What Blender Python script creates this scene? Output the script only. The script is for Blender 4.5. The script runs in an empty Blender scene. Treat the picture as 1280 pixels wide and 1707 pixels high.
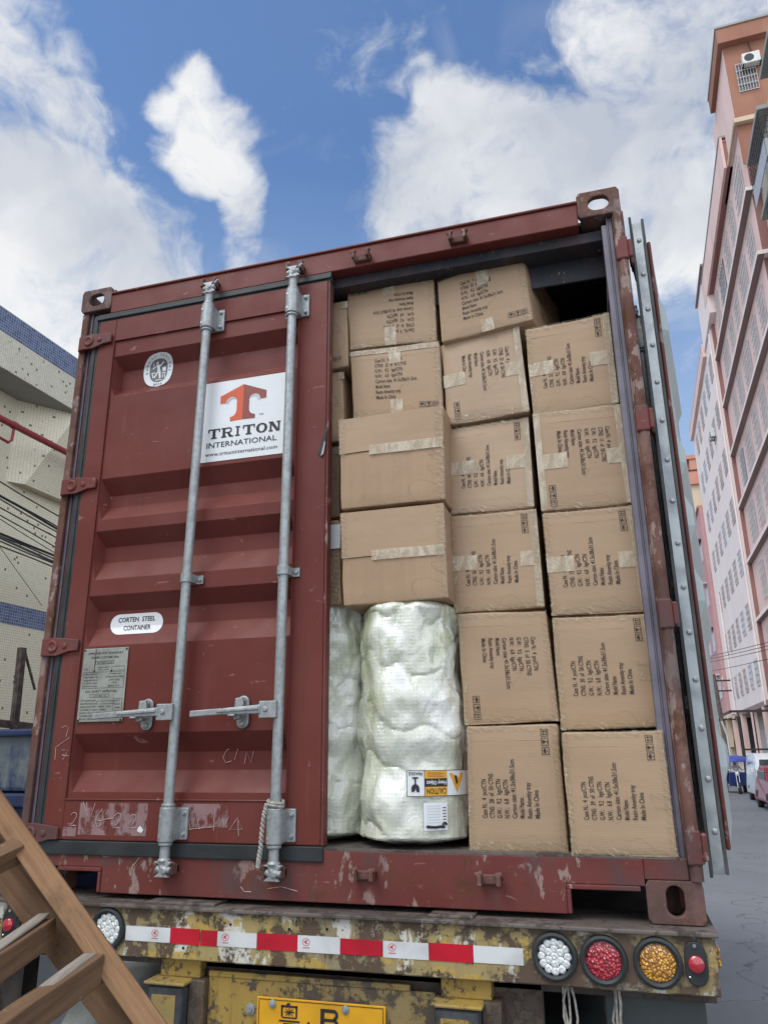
import bpy, bmesh, math, random
from mathutils import Vector, Matrix, noise
R_ = math.radians
random.seed(7)
H0 = 1.5                      # the container's underside stands 1.5 m above the road
scene = bpy.context.scene
col = scene.collection

# ---------------------------------------------------------------- camera
CAM = Vector((2.24867, -2.64010, 0.48728 + H0))
CR = Vector((0.95883924, 0.28379588, -0.00933866))
CU = Vector((0.09351339, -0.28455099, 0.95408908))
CF = Vector((-0.26810923, 0.91569134, 0.29937737))
FPX = 1283.06
cd = bpy.data.cameras.new("camera"); co = bpy.data.objects.new("camera", cd); col.objects.link(co)
cd.sensor_fit = 'HORIZONTAL'; cd.sensor_width = 36; cd.lens = 36 * FPX / 1280
cd.clip_start = 0.05; cd.clip_end = 2000
m = Matrix.Identity(4)
for i in range(3):
    m[i][0] = CR[i]; m[i][1] = CU[i]; m[i][2] = -CF[i]; m[i][3] = CAM[i]
co.matrix_world = m
scene.camera = co

def rayd(px, py):
    return CR * ((px - 640) / FPX) - CU * ((py - 853.5) / FPX) + CF
def hit(px, py, y=None, x=None, z=None):
    """pixel of the photograph -> point on a real plane of the place (container coordinates)"""
    d = rayd(px, py)
    C = Vector((CAM.x, CAM.y, CAM.z - H0))
    if y is not None: t = (y - C.y) / d.y
    elif x is not None: t = (x - C.x) / d.x
    else: t = (z - C.z) / d.z
    return C + d * t

# ---------------------------------------------------------------- colour management, sun, sky
scene.view_settings.view_transform = 'Standard'; scene.view_settings.look = 'None'
scene.view_settings.exposure = 0.0; scene.view_settings.gamma = 1
scene.render.engine = 'CYCLES'
scene.cycles.max_bounces = 6; scene.cycles.diffuse_bounces = 3; scene.cycles.glossy_bounces = 3
scene.cycles.transparent_max_bounces = 12; scene.cycles.transmission_bounces = 3
scene.cycles.use_denoising = True
SUN_EL, SUN_AZ = 56.0, 208.0          # azimuth the light comes FROM, measured clockwise from +Y
sd = bpy.data.lights.new("sun", 'SUN'); so = bpy.data.objects.new("sun", sd); col.objects.link(so)
sd.energy = 1.6; sd.angle = R_(30); sd.color = (1.0, 0.965, 0.91)
az = R_(SUN_AZ); el = R_(SUN_EL)
sv = Vector((math.sin(az) * math.cos(el), math.cos(az) * math.cos(el), math.sin(el)))
so.rotation_euler = (-sv).to_track_quat('-Z', 'Y').to_euler(); so.location = sv * 60

w = bpy.data.worlds.new("World"); scene.world = w; w.use_nodes = True
nt = w.node_tree; nt.nodes.clear()
N = lambda t, **k: _n(nt, t, **k)
def _n(tree, t, **k):
    n = tree.nodes.new(t)
    for a, b in k.items(): setattr(n, a, b)
    return n
def wmath(op, a, b=None, clamp=False):
    n = nt.nodes.new('ShaderNodeMath'); n.operation = op; n.use_clamp = clamp
    for i, v in enumerate((a, b)):
        if v is None: continue
        if isinstance(v, (int, float)): n.inputs[i].default_value = v
        else: nt.links.new(v, n.inputs[i])
    return n.outputs[0]
out = nt.nodes.new('ShaderNodeOutputWorld'); bg = nt.nodes.new('ShaderNodeBackground')
nt.links.new(bg.outputs[0], out.inputs[0])
sky = nt.nodes.new('ShaderNodeTexSky'); sky.sky_type = 'NISHITA'; sky.sun_disc = False
sky.sun_elevation = R_(SUN_EL); sky.sun_rotation = R_(SUN_AZ)
sky.air_density = 1.0; sky.dust_density = 1.2; sky.ozone_density = 2.0; sky.altitude = 0
SKY_STR = 0.13
tc = nt.nodes.new('ShaderNodeTexCoord')
vdir = tc.outputs['Generated']
# warp the direction a little with noise so that the cloud edges curl
nz0 = nt.nodes.new('ShaderNodeTexNoise'); nz0.inputs['Scale'].default_value = 5.0; nz0.inputs['Detail'].default_value = 5
nt.links.new(vdir, nz0.inputs['Vector'])
sub = nt.nodes.new('ShaderNodeVectorMath'); sub.operation = 'SUBTRACT'; nt.links.new(nz0.outputs['Color'], sub.inputs[0]); sub.inputs[1].default_value = (.5, .5, .5)
scl = nt.nodes.new('ShaderNodeVectorMath'); scl.operation = 'SCALE'; scl.inputs['Scale'].default_value = 0.14; nt.links.new(sub.outputs[0], scl.inputs[0])
addv = nt.nodes.new('ShaderNodeVectorMath'); addv.operation = 'ADD'; nt.links.new(vdir, addv.inputs[0]); nt.links.new(scl.outputs[0], addv.inputs[1])
nrm = nt.nodes.new('ShaderNodeVectorMath'); nrm.operation = 'NORMALIZE'; nt.links.new(addv.outputs[0], nrm.inputs[0])
# cloud banks: where each stands in the sky (direction) and its half width in degrees
BANKS = [(-60, 20, 6, .95), (0, 90, 4.5, .8), (90, 150, 3.6, .75), (150, 200, 2.5, .7), (60, 380, 6.5, 1.1), (170, 400, 5.2, 1.05), (250, 430, 4, .9), (20, 480, 7, 1.1), (-60, 215, 2.5, .4), (230, 290, 1.5, .5),
         (335, 130, 1.9, .9), (318, 180, 2.4, .9), (350, 200, 2.7, 1), (320, 245, 2.4, .95), (375, 245, 2.0, .9), (395, 300, 1.9, .85), (405, 350, 1.8, .8), (418, 400, 1.7, .7), (425, 440, 1.7, .7),
         (745, 200, 3.0, 1), (690, 270, 3.4, 1), (770, 250, 4.5, 1), (850, 280, 5, 1), (720, 350, 6, 1), (950, 300, 5, 1), (880, 380, 7, 1), (1060, 300, 6, .95), (1020, 100, 3.6, .85), (1100, 120, 4.0, .85), (1090, 190, 3.5, .7),
         (1200, 20, 5, .8), (1000, 30, 3.0, .5), (900, 100, 1.8, .45), (1180, 230, 5, .75), (1130, 400, 5, 1), (1300, 200, 7, .9), (1150, 460, 2.6, .7), (690, 130, 1.2, .45), (590, 365, 1.2, .45), (640, 330, 2.4, .8)]
total = None
for (px, py, hw, wt) in BANKS:
    d = rayd(px, py).normalized()
    dp = nt.nodes.new('ShaderNodeVectorMath'); dp.operation = 'DOT_PRODUCT'; nt.links.new(nrm.outputs[0], dp.inputs[0]); dp.inputs[1].default_value = d
    mr = nt.nodes.new('ShaderNodeMapRange'); mr.interpolation_type = 'SMOOTHSTEP'; mr.clamp = True
    mr.inputs['From Min'].default_value = math.cos(R_(hw * 1.25)); mr.inputs['From Max'].default_value = math.cos(R_(hw * 0.25))
    mr.inputs['To Min'].default_value = 0; mr.inputs['To Max'].default_value = wt
    nt.links.new(dp.outputs['Value'], mr.inputs['Value'])
    total = mr.outputs[0] if total is None else wmath('MAXIMUM', total, mr.outputs[0])
# behind the photographer the sky is broken cloud too
nzb = nt.nodes.new('ShaderNodeTexNoise'); nzb.inputs['Scale'].default_value = 2.2; nzb.inputs['Detail'].default_value = 4
nt.links.new(vdir, nzb.inputs['Vector'])
sep = nt.nodes.new('ShaderNodeSeparateXYZ'); nt.links.new(vdir, sep.inputs[0])
back = nt.nodes.new('ShaderNodeMapRange'); back.interpolation_type = 'SMOOTHSTEP'
nt.links.new(sep.outputs['Y'], back.inputs['Value']); back.inputs['From Min'].default_value = 0.5; back.inputs['From Max'].default_value = -0.1
back.inputs['To Min'].default_value = 0; back.inputs['To Max'].default_value = 1.35
bk = wmath('MULTIPLY', back.outputs[0], nzb.outputs['Fac'])
total = wmath('MAXIMUM', total, bk)
nz1 = nt.nodes.new('ShaderNodeTexNoise'); nz1.inputs['Scale'].default_value = 9.0; nz1.inputs['Detail'].default_value = 9; nz1.inputs['Roughness'].default_value = 0.62
nt.links.new(nrm.outputs[0], nz1.inputs['Vector'])
t1 = wmath('ADD', total, wmath('MULTIPLY', wmath('SUBTRACT', nz1.outputs['Fac'], 0.5), 2.3))
nz3 = nt.nodes.new('ShaderNodeTexNoise'); nz3.inputs['Scale'].default_value = 32.0; nz3.inputs['Detail'].default_value = 6; nz3.inputs['Roughness'].default_value = 0.6; nz3.inputs['Distortion'].default_value = 0.6
nt.links.new(nrm.outputs[0], nz3.inputs['Vector'])
t1 = wmath('ADD', t1, wmath('MULTIPLY', wmath('SUBTRACT', nz3.outputs['Fac'], 0.5), 0.8))
nz4 = nt.nodes.new('ShaderNodeTexNoise'); nz4.inputs['Scale'].default_value = 4.5; nz4.inputs['Detail'].default_value = 8; nz4.inputs['Distortion'].default_value = 1.5
nt.links.new(vdir, nz4.inputs['Vector'])
veil = nt.nodes.new('ShaderNodeMapRange'); veil.interpolation_type = 'SMOOTHSTEP'; nt.links.new(nz4.outputs['Fac'], veil.inputs['Value'])
veil.inputs['From Min'].default_value = 0.5; veil.inputs['From Max'].default_value = 0.8; veil.inputs['To Min'].default_value = 0.0; veil.inputs['To Max'].default_value = 0.28
mask = nt.nodes.new('ShaderNodeMapRange'); mask.interpolation_type = 'SMOOTHSTEP'; nt.links.new(t1, mask.inputs['Value'])
mask.inputs['From Min'].default_value = 0.14; mask.inputs['From Max'].default_value = 1.06; mask.inputs['To Min'].default_value = 0.03; mask.inputs['To Max'].default_value = 1.0
mask_out = wmath('MAXIMUM', mask.outputs[0], veil.outputs[0])
# low sky is hazier
hz = nt.nodes.new('ShaderNodeMapRange'); nt.links.new(sep.outputs['Z'], hz.inputs['Value'])
hz.inputs['From Min'].default_value = 0.66; hz.inputs['From Max'].default_value = 0.12; hz.inputs['To Min'].default_value = 0.0; hz.inputs['To Max'].default_value = 0.85
nz2 = nt.nodes.new('ShaderNodeTexNoise'); nz2.inputs['Scale'].default_value = 5.0; nz2.inputs['Detail'].default_value = 6
nt.links.new(nrm.outputs[0], nz2.inputs['Vector'])
cr = nt.nodes.new('ShaderNodeValToRGB'); nt.links.new(nz2.outputs['Fac'], cr.inputs[0])
cr.color_ramp.elements[0].position = 0.33; cr.color_ramp.elements[0].color = (0.52, 0.57, 0.66, 1)
cr.color_ramp.elements[1].position = 0.62; cr.color_ramp.elements[1].color = (0.90, 0.91, 0.92, 1)
sk = nt.nodes.new('ShaderNodeMix'); sk.data_type = 'RGBA'; sk.blend_type = 'MULTIPLY'; sk.inputs['Factor'].default_value = 1
nt.links.new(sky.outputs[0], sk.inputs['A']); sk.inputs['B'].default_value = (0.92, 1.20, 1.46, 1)
hzm = nt.nodes.new('ShaderNodeMix'); hzm.data_type = 'RGBA'; nt.links.new(hz.outputs[0], hzm.inputs['Factor'])
nt.links.new(sk.outputs['Result'], hzm.inputs['A']); hzm.inputs['B'].default_value = (0.50 / SKY_STR, 0.63 / SKY_STR, 0.80 / SKY_STR, 1)
cs = nt.nodes.new('ShaderNodeMix'); cs.data_type = 'RGBA'; cs.blend_type = 'MULTIPLY'; cs.inputs['Factor'].default_value = 1
nt.links.new(cr.outputs[0], cs.inputs['A']); cs.inputs['B'].default_value = (1 / SKY_STR, 1 / SKY_STR, 1 / SKY_STR, 1)
back_boost = nt.nodes.new('ShaderNodeMapRange'); back_boost.interpolation_type = 'SMOOTHSTEP'; nt.links.new(sep.outputs['Y'], back_boost.inputs['Value'])
back_boost.inputs['From Min'].default_value = 0.50; back_boost.inputs['From Max'].default_value = -0.35; back_boost.inputs['To Min'].default_value = 1 / SKY_STR; back_boost.inputs['To Max'].default_value = 2.45 / SKY_STR  # clouds beside and behind the camera brightened as added fill light
nt.links.new(back_boost.outputs[0], cs.inputs['B'])
mx = nt.nodes.new('ShaderNodeMix'); mx.data_type = 'RGBA'; nt.links.new(mask_out, mx.inputs['Factor'])
nt.links.new(hzm.outputs['Result'], mx.inputs['A']); nt.links.new(cs.outputs['Result'], mx.inputs['B'])
nt.links.new(mx.outputs['Result'], bg.inputs['Color']); bg.inputs['Strength'].default_value = SKY_STR

# ---------------------------------------------------------------- materials
class G:
    """small helper that writes a node material"""
    def __init__(s, name):
        s.m = bpy.data.materials.new(name); s.m.use_nodes = True; s.t = s.m.node_tree
        s.b = s.t.nodes['Principled BSDF']; s.tc = s.t.nodes.new('ShaderNodeTexCoord'); s.obj = s.tc.outputs['Object']
    def link(s, a, b): s.t.links.new(a, b)
    def put(s, sock, v):
        if isinstance(v, bpy.types.NodeSocket): s.link(v, sock)
        elif isinstance(v, (tuple, list)) and len(v) == 3 and sock.type == 'RGBA': sock.default_value = (*v, 1)
        else: sock.default_value = v
    def mapv(s, scale=(1, 1, 1), loc=(0, 0, 0), rot=(0, 0, 0), src=None):
        n = s.t.nodes.new('ShaderNodeMapping'); n.inputs['Scale'].default_value = scale; n.inputs['Location'].default_value = loc; n.inputs['Rotation'].default_value = rot
        s.link(src or s.obj, n.inputs['Vector']); return n.outputs[0]
    def noise(s, scale=5, detail=4, rough=.5, vec=None, dist=0):
        n = s.t.nodes.new('ShaderNodeTexNoise'); n.inputs['Scale'].default_value = scale; n.inputs['Detail'].default_value = detail
        n.inputs['Roughness'].default_value = rough; n.inputs['Distortion'].default_value = dist
        s.link(vec or s.obj, n.inputs['Vector']); return n.outputs['Fac']
    def vor(s, scale=5, vec=None, feature='F1', out='Distance', rnd=1):
        n = s.t.nodes.new('ShaderNodeTexVoronoi'); n.feature = feature; n.inputs['Scale'].default_value = scale; n.inputs['Randomness'].default_value = rnd
        s.link(vec or s.obj, n.inputs['Vector']); return n.outputs[out]
    def wave(s, scale, vec=None, dist=0, dirn='Z', detail=2):
        n = s.t.nodes.new('ShaderNodeTexWave'); n.bands_direction = dirn; n.inputs['Scale'].default_value = scale; n.inputs['Distortion'].default_value = dist
        n.inputs['Detail'].default_value = detail; s.link(vec or s.obj, n.inputs['Vector']); return n.outputs['Fac']
    def step(s, v, lo, hi, a=0., b=1.):
        n = s.t.nodes.new('ShaderNodeMapRange'); n.interpolation_type = 'SMOOTHSTEP'; s.link(v, n.inputs['Value'])
        n.inputs['From Min'].default_value = lo; n.inputs['From Max'].default_value = hi; n.inputs['To Min'].default_value = a; n.inputs['To Max'].default_value = b
        return n.outputs[0]
    def math(s, op, a, b=0.):
        n = s.t.nodes.new('ShaderNodeMath'); n.operation = op; s.put(n.inputs[0], a); s.put(n.inputs[1], b); return n.outputs[0]
    def mix(s, f, a, b, mode='MIX'):
        n = s.t.nodes.new('ShaderNodeMix'); n.data_type = 'RGBA'; n.blend_type = mode
        s.put(n.inputs['Factor'], f); s.put(n.inputs['A'], a); s.put(n.inputs['B'], b); return n.outputs['Result']
    def bump(s, h, strength=.3, dist=.01, nrm=None):
        n = s.t.nodes.new('ShaderNodeBump'); n.inputs['Strength'].default_value = strength; n.inputs['Distance'].default_value = dist
        s.link(h, n.inputs['Height'])
        if nrm is not None: s.link(nrm, n.inputs['Normal'])
        return n.outputs[0]
    def fin(s, color=None, rough=None, metal=None, normal=None, alpha=None, spec=None, coat=None, trans=None, emis=None, sss=None):
        for key, v in (('Base Color', color), ('Roughness', rough), ('Metallic', metal), ('Normal', normal), ('Alpha', alpha), ('Specular IOR Level', spec), ('Coat Weight', coat), ('Transmission Weight', trans), ('Subsurface Weight', sss)):
            if v is not None: s.put(s.b.inputs[key], v)
        return s.m
M = {}
def plain(name, c, rough=.6, metal=0., var=.12, vs=12, bump=.0, spec=.5, coat=None):
    g = G(name); n = g.noise(vs, 5)
    k = g.step(n, .3, .7)
    colr = g.mix(k, tuple(x * (1 - var) for x in c), tuple(min(1, x * (1 + var)) for x in c))
    M[name] = g.fin(colr, rough, metal, g.bump(g.noise(vs * 6, 3), bump, .004) if bump else None, spec=spec, coat=coat); return M[name]

def container_paint(name, c1, c2, rust=.0, rough=.36, scr=.5):
    g = G(name)
    n = g.noise(2.2, 5); c = g.mix(g.step(n, .3, .7), c1, c2)
    # chalky fade and fine scratches
    st = g.noise(3.0, 8, .7, g.mapv((1, 1, .25)))
    c = g.mix(g.step(st, .55, .8, 0, .22), c, (.30, .16, .15))
    sc = g.noise(40, 2, .5, g.mapv((.35, 1, 1), rot=(0, .5, 0)), 1.0)
    c = g.mix(g.step(sc, .70, .75, 0, scr), c, (.36, .2, .18))
    if rust:
        rn = g.noise(9, 9, .75); c = g.mix(g.step(rn, .62 - rust * .14, .70 - rust * .1, 0, .9), c, (.10, .042, .022))
        rn2 = g.noise(26, 6, .7); c = g.mix(g.step(rn2, .66 - rust * .08, .72, 0, .7), c, (.22, .13, .095)); rn3 = g.noise(17, 7, .7, g.mapv((1, 1, .5), (5, 1, 8))); c = g.mix(g.step(rn3, .63 - rust * .06, .66 - rust * .06, 0, .75), c, (.33, .25, .22))
    if rust: c = g.mix(g.step(g.noise(3.1, 6, .65, g.mapv((1, 1, .6), (4, 2, 6))), .50, .60, 0, .6), c, (.085, .058, .058))
    r = g.step(g.noise(7, 5), .3, .7, rough - .06, rough + .16)
    dirt = g.noise(4.5, 6, .65, g.mapv((2.2, 1, .22))); c = g.mix(g.step(dirt, .56, .78, 0, .45), c, (.060, .030, .024))
    run = g.noise(13, 4, .6, g.mapv((2.0, 1, .10), (3, 0, 1))); c = g.mix(g.step(run, .66, .74, 0, .35), c, (.17, .075, .040))
    fl_ = g.noise(1.3, 4, .5, g.mapv((1, 1, .6), (7, 3, 2))); c = g.mix(g.step(fl_, .5, .72, 0, .35), c, (.21, .085, .075))
    M[name] = g.fin(c, r, 0, g.bump(g.noise(5, 4), .12, .02, g.bump(g.noise(1.6, 3), .35, .05)), spec=.28); return M[name]
container_paint('container paint', (.128, .026, .020), (.150, .035, .027), rough=.44)
container_paint('worn container paint', (.135, .032, .026), (.160, .045, .038), .62, .42)
container_paint('rusty container paint', (.120, .048, .038), (.20, .11, .088), 1.15, .65)
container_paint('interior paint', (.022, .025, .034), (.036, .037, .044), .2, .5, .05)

g = G('galvanised steel'); v = g.vor(55, out='Distance'); n = g.noise(18, 6)
c = g.mix(g.step(v, .1, .7), (.29, .31, .31), (.37, .39, .39)); c = g.mix(g.step(n, .45, .75, 0, .4), c, (.21, .22, .22))
c = g.mix(g.step(g.noise(7, 8, .7), .66, .72, 0, .5), c, (.23, .13, .10))
M['galvanised steel'] = g.fin(c, g.step(n, .3, .7, .36, .6), .45, g.bump(g.noise(60, 4), .12, .004))
g = G('bright galvanised steel'); n = g.noise(14, 6)
c = g.mix(g.step(n, .35, .7), (.40, .43, .43), (.25, .27, .28))
M['bright galvanised steel'] = g.fin(c, .4, .5, g.bump(g.noise(60, 4), .1, .004))
plain('rubber', (.022, .026, .028), .55, 0, .3, 10, .2)
plain('dusty rubber', (.06, .062, .06), .75, 0, .35, 7, .3)
plain('black hole', (.004, .004, .004), .9)
plain('jamb paint', (.135, .120, .150), .38, 0, .25, 6, spec=.6)
plain('dark steel', (.045, .038, .034), .6, .3, .5, 9, .3)
plain('white label', (.74, .76, .77), .35, 0, .03, 4)
plain('black ink', (.018, .018, .02), .5)
plain('smooth red lens', (.42, .01, .025), .15, 0, .1, 30, spec=.9, coat=.8)
plain('grey ink', (.16, .17, .17), .5)
plain('carton ink', (.028, .024, .022), .65)
plain('orange print', (.62, .10, .03), .4, 0, .05)
plain('dark red print', (.26, .055, .04), .4, 0, .05)
plain('pale grey print', (.48, .50, .50), .4)
plain('chalk', (.46, .30, .28), .9, 0, .3, 60)
plain('red print', (.50, .02, .035), .4)
plain('rope fibre', (.36, .34, .30), .9, 0, .3, 90, .4)

g = G('door inner painted sheen'); n = g.noise(3, 6)
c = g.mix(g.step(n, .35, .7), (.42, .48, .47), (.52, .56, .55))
M['door inner painted sheen'] = g.fin(c, .28, 0, g.bump(g.noise(4, 4), .1, .02))  # grazing sky reflection on the red panel, painted as a pale colour

g = G('adhesive residue'); n = g.noise(22, 7, .7, g.mapv((1, 1, .6)))
c = g.mix(g.noise(9, 4), (.22, .105, .10), (.40, .27, .27))
M['adhesive residue'] = g.fin(c, .7, 0, alpha=g.step(n, .42, .54, 0, .8))

g = G('engraved plate'); n = g.noise(14, 6, .6)
c = g.mix(g.step(n, .35, .7), (.36, .37, .33), (.26, .26, .23))
M['engraved plate'] = g.fin(c, .5, .3, g.bump(g.noise(30, 4), .15, .003))

def cardboard(name, c1, c2, axis='Z', lines=70, str_=.10):
    g = G(name)
    wv = g.wave(lines, None, .15, axis, 1)
    lo = g.noise(2.2, 4, .5); c = g.mix(g.step(lo, .3, .7), c1, c2)
    st = g.noise(3, 5, .6, g.mapv((1, 1, 14) if axis == 'Z' else (14, 1, 1)))
    c = g.mix(g.step(st, .35, .75, 0, .22), c, tuple(x * .72 for x in c1))
    c = g.mix(g.step(wv, .0, 1, 0, .10), c, tuple(x * .7 for x in c1))
    oi = g.t.nodes.new('ShaderNodeObjectInfo'); c = g.mix(g.math('MULTIPLY', oi.outputs['Random'], .30), c, tuple(x * .78 for x in c2))
    cre = g.noise(3.2, 3, .4, g.mapv((1, 1, 1), rot=(.4, .2, .9)), 3.0); ridge = g.step(g.math('ABSOLUTE', g.math('SUBTRACT', cre, .5)), .0, .012, .5, 0); c = g.mix(g.math('MULTIPLY', ridge, g.step(lo, .5, .62)), c, tuple(x * .6 for x in c1))
    sm = g.noise(16, 6, .7); c = g.mix(g.step(sm, .62, .75, 0, .35), c, tuple(x * .6 for x in c1))
    b1 = g.bump(wv, str_, .002); b2 = g.bump(g.noise(6, 4), .35, .012, b1)
    M[name] = g.fin(c, g.step(lo, .3, .7, .5, .7), 0, b2, spec=.35)
cardboard('cardboard', (.395, .268, .165), (.435, .302, .192))
cardboard('cardboard pale', (.44, .31, .20), (.475, .345, .235))
cardboard('cardboard plain', (.38, .250, .150), (.42, .285, .178), 'X', 26, .05)

g = G('packing tape'); n = g.noise(28, 5, .65, g.mapv((1, 1, .35)), 1.5); n2 = g.noise(70, 3, .5)
rip = g.wave(34, g.mapv((1, 1, 1), rot=(.1, .2, .3)), 6, 'DIAGONAL', 3)
c = g.mix(g.step(n, .35, .7), (.53, .43, .30), (.64, .55, .42))
M['packing tape'] = g.fin(c, .28, 0, g.bump(n, .3, .008, g.bump(rip, .12, .003)), alpha=g.step(n, .30, .70, .62, .88), spec=.5)
g = G('clear tape'); n = g.noise(30, 6, .7, g.mapv((1, 1, .5)), 2.0)
rip = g.wave(26, g.mapv((1, 1, 1), rot=(.3, .5, .2)), 9, 'DIAGONAL', 4)
c = g.mix(g.step(n, .54, .70), (.42, .33, .20), (.70, .62, .44))
M['clear tape'] = g.fin(c, .14, 0, g.bump(n, .5, .008, g.bump(rip, .4, .004)), alpha=g.math('MAXIMUM', g.step(n, .52, .72, .10, .55), g.step(rip, .88, .99, 0, .42)), spec=.8)  # pale, more opaque flecks put the film's glints into colour and alpha

g = G('bubble wrap'); bub = g.vor(80, g.mapv((1, 1, 1)), rnd=.12); big = g.noise(2.6, 4, .5, g.mapv((1, 1, .7), rot=(.5, 0, 0)))
fold = g.noise(4.0, 3, .45, g.mapv((1, 1, .5), rot=(.6, .2, .2)), 1.2)
cr_ = g.noise(5.0, 3, .5, g.mapv((1, 1, .6), rot=(-.6, .3, 0)), 2.2); ln = g.step(g.math('ABSOLUTE', g.math('SUBTRACT', cr_, .5)), .0, .014, 1, 0)
cr2 = g.noise(9.0, 3, .5, g.mapv((1, 1, .5), (4, 2, 7), rot=(.7, -.3, 0)), 2.0); ln2 = g.step(g.math('ABSOLUTE', g.math('SUBTRACT', cr2, .5)), .0, .016, 1, 0)
gl = g.math('MULTIPLY', ln2, g.step(g.noise(6, 3), .44, .56))
c = g.mix(g.step(big, .38, .62), (.46, .49, .31), (.64, .66, .54)); c = g.mix(g.step(fold, .5, .66, 0, .6), c, (.78, .79, .73))
c = g.mix(g.step(bub, .10, .45, .22, 0), c, (.50, .56, .44)); c = g.mix(g.math('MULTIPLY', gl, .45), c, (.95, .96, .95)); c = g.mix(g.step(g.noise(7, 3, .5, g.mapv((1, 1, .45), rot=(.7, 0, .2)), 1.5), .54, .64, 0, .6), c, (.92, .92, .88))  # white highlights and crease glints painted into the wrap's colour
nb = g.bump(g.step(bub, 0, .55, 1, 0), .30, .003); nb = g.bump(fold, .6, .05, nb); nb = nb; nb = g.bump(gl, .3, .004, nb); nb = g.bump(g.noise(14, 3, .5, g.mapv((1, 1, .35), rot=(.5, 0, .3)), 2.5), .35, .010, nb)
M['bubble wrap'] = g.fin(c, g.step(fold, .4, .6, .06, .22), 0, nb, spec=.9, coat=1.0, sss=.15)
M['bubble wrap'].node_tree.nodes['Principled BSDF'].inputs['Subsurface Radius'].default_value = (.04, .04, .04)
M['bubble wrap'].node_tree.nodes['Principled BSDF'].inputs['Coat Roughness'].default_value = .08

def chipped(name, paint, worn, rust, white=None, amt=.5):
    g = G(name)
    n = g.math('ADD', g.math('MULTIPLY', g.noise(7, 10, .74), .75), g.math('MULTIPLY', g.noise(24, 6, .7), .25)); n2 = g.noise(2.2, 5)
    c = g.mix(g.step(n2, .35, .65), paint, worn)
    if white:
        wn = g.noise(9, 6, .65, g.mapv((1.5, 1, .6), (3, 1, 2))); c = g.mix(g.step(wn, .535, .565, 0, .92), c, white)
        sx = g.t.nodes.new('ShaderNodeSeparateXYZ'); g.link(g.obj, sx.inputs[0])
        dirt = g.math('MULTIPLY', g.step(sx.outputs['X'], .45, .95), g.step(g.noise(7, 6, .65), .35, .52)); c = g.mix(g.math('MULTIPLY', dirt, .85), c, (.13, .09, .052))
        yw = g.noise(6, 5, .6, g.mapv((1, 1, 2.5), (9, 2, 4))); c = g.mix(g.step(yw, .58, .61, 0, .9), c, (.46, .31, .07))
    e = g.step(n, .56 - amt * .10, .572 - amt * .10)
    c = g.mix(g.math('MULTIPLY', g.step(n, .525 - amt * .10, .56 - amt * .10), .6), c, tuple(x * .45 for x in worn))
    c = g.mix(e, c, g.mix(g.noise(18, 6, .7), rust, tuple(x * 2.3 for x in rust)))
    dr = g.noise(6, 6, .6, g.mapv((3, 1, .3), (5, 5, 5))); c = g.mix(g.step(dr, .5, .8, 0, .35), c, (.07, .05, .032))
    sp = g.noise(38, 4, .6); c = g.mix(g.step(sp, .62, .66, 0, .8), c, rust); rr_ = g.noise(11, 6, .7, g.mapv((2.4, 1, .16), (1, 4, 2))); c = g.mix(g.step(rr_, .58, .70, 0, .55), c, (.16, .062, .025))
    M[name] = g.fin(c, g.step(n, .4, .6, .5, .75), 0, g.bump(e, .5, -.006, g.bump(g.noise(40, 4), .2, .003)))
chipped('trailer paint', (.37, .28, .11), (.25, .215, .13), (.060, .038, .024), (.62, .60, .54), .55)
chipped('trailer yellow paint', (.36, .235, .05), (.24, .18, .08), (.050, .038, .030), None, .25)
chipped('brown trailer paint', (.10, .076, .052), (.066, .052, .040), (.05, .035, .028), None, .4)
chipped('deck steel', (.15, .125, .11), (.10, .085, .075), (.04, .03, .025), None, .3)

def lens(name, c, rough=.08):
    g = G(name); v = g.vor(130); M[name] = g.fin(g.mix(g.step(v, .1, .6), tuple(min(1, x * 1.4 + .02) for x in c), tuple(x * (.8 if 'clear' in name else .40) for x in c)), rough, .1, g.bump(v, .15 if 'clear' in name else .8, .006), spec=.9, coat=.8)  # bright and dark cells put the facets' sparkle into the lens colour
lens('red lens', (.60, .008, .03)); lens('amber lens', (.85, .34, .01)); lens('clear lens', (.50, .54, .52)); lens('clear lens bright', (.78, .82, .80))

g = G('retroreflective white'); n = g.noise(8, 5)
M['retroreflective white'] = g.fin(g.mix(g.step(n, .4, .7), (.66, .68, .68), (.52, .53, .52)), .3, 0, g.bump(g.noise(14, 4), .3, .006))
g = G('retroreflective red'); M['retroreflective red'] = g.fin(g.mix(g.step(n := g.noise(8, 5), .4, .7), (.52, .012, .03), (.40, .01, .025)), .25, 0, g.bump(g.noise(14, 4), .3, .006))

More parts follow.
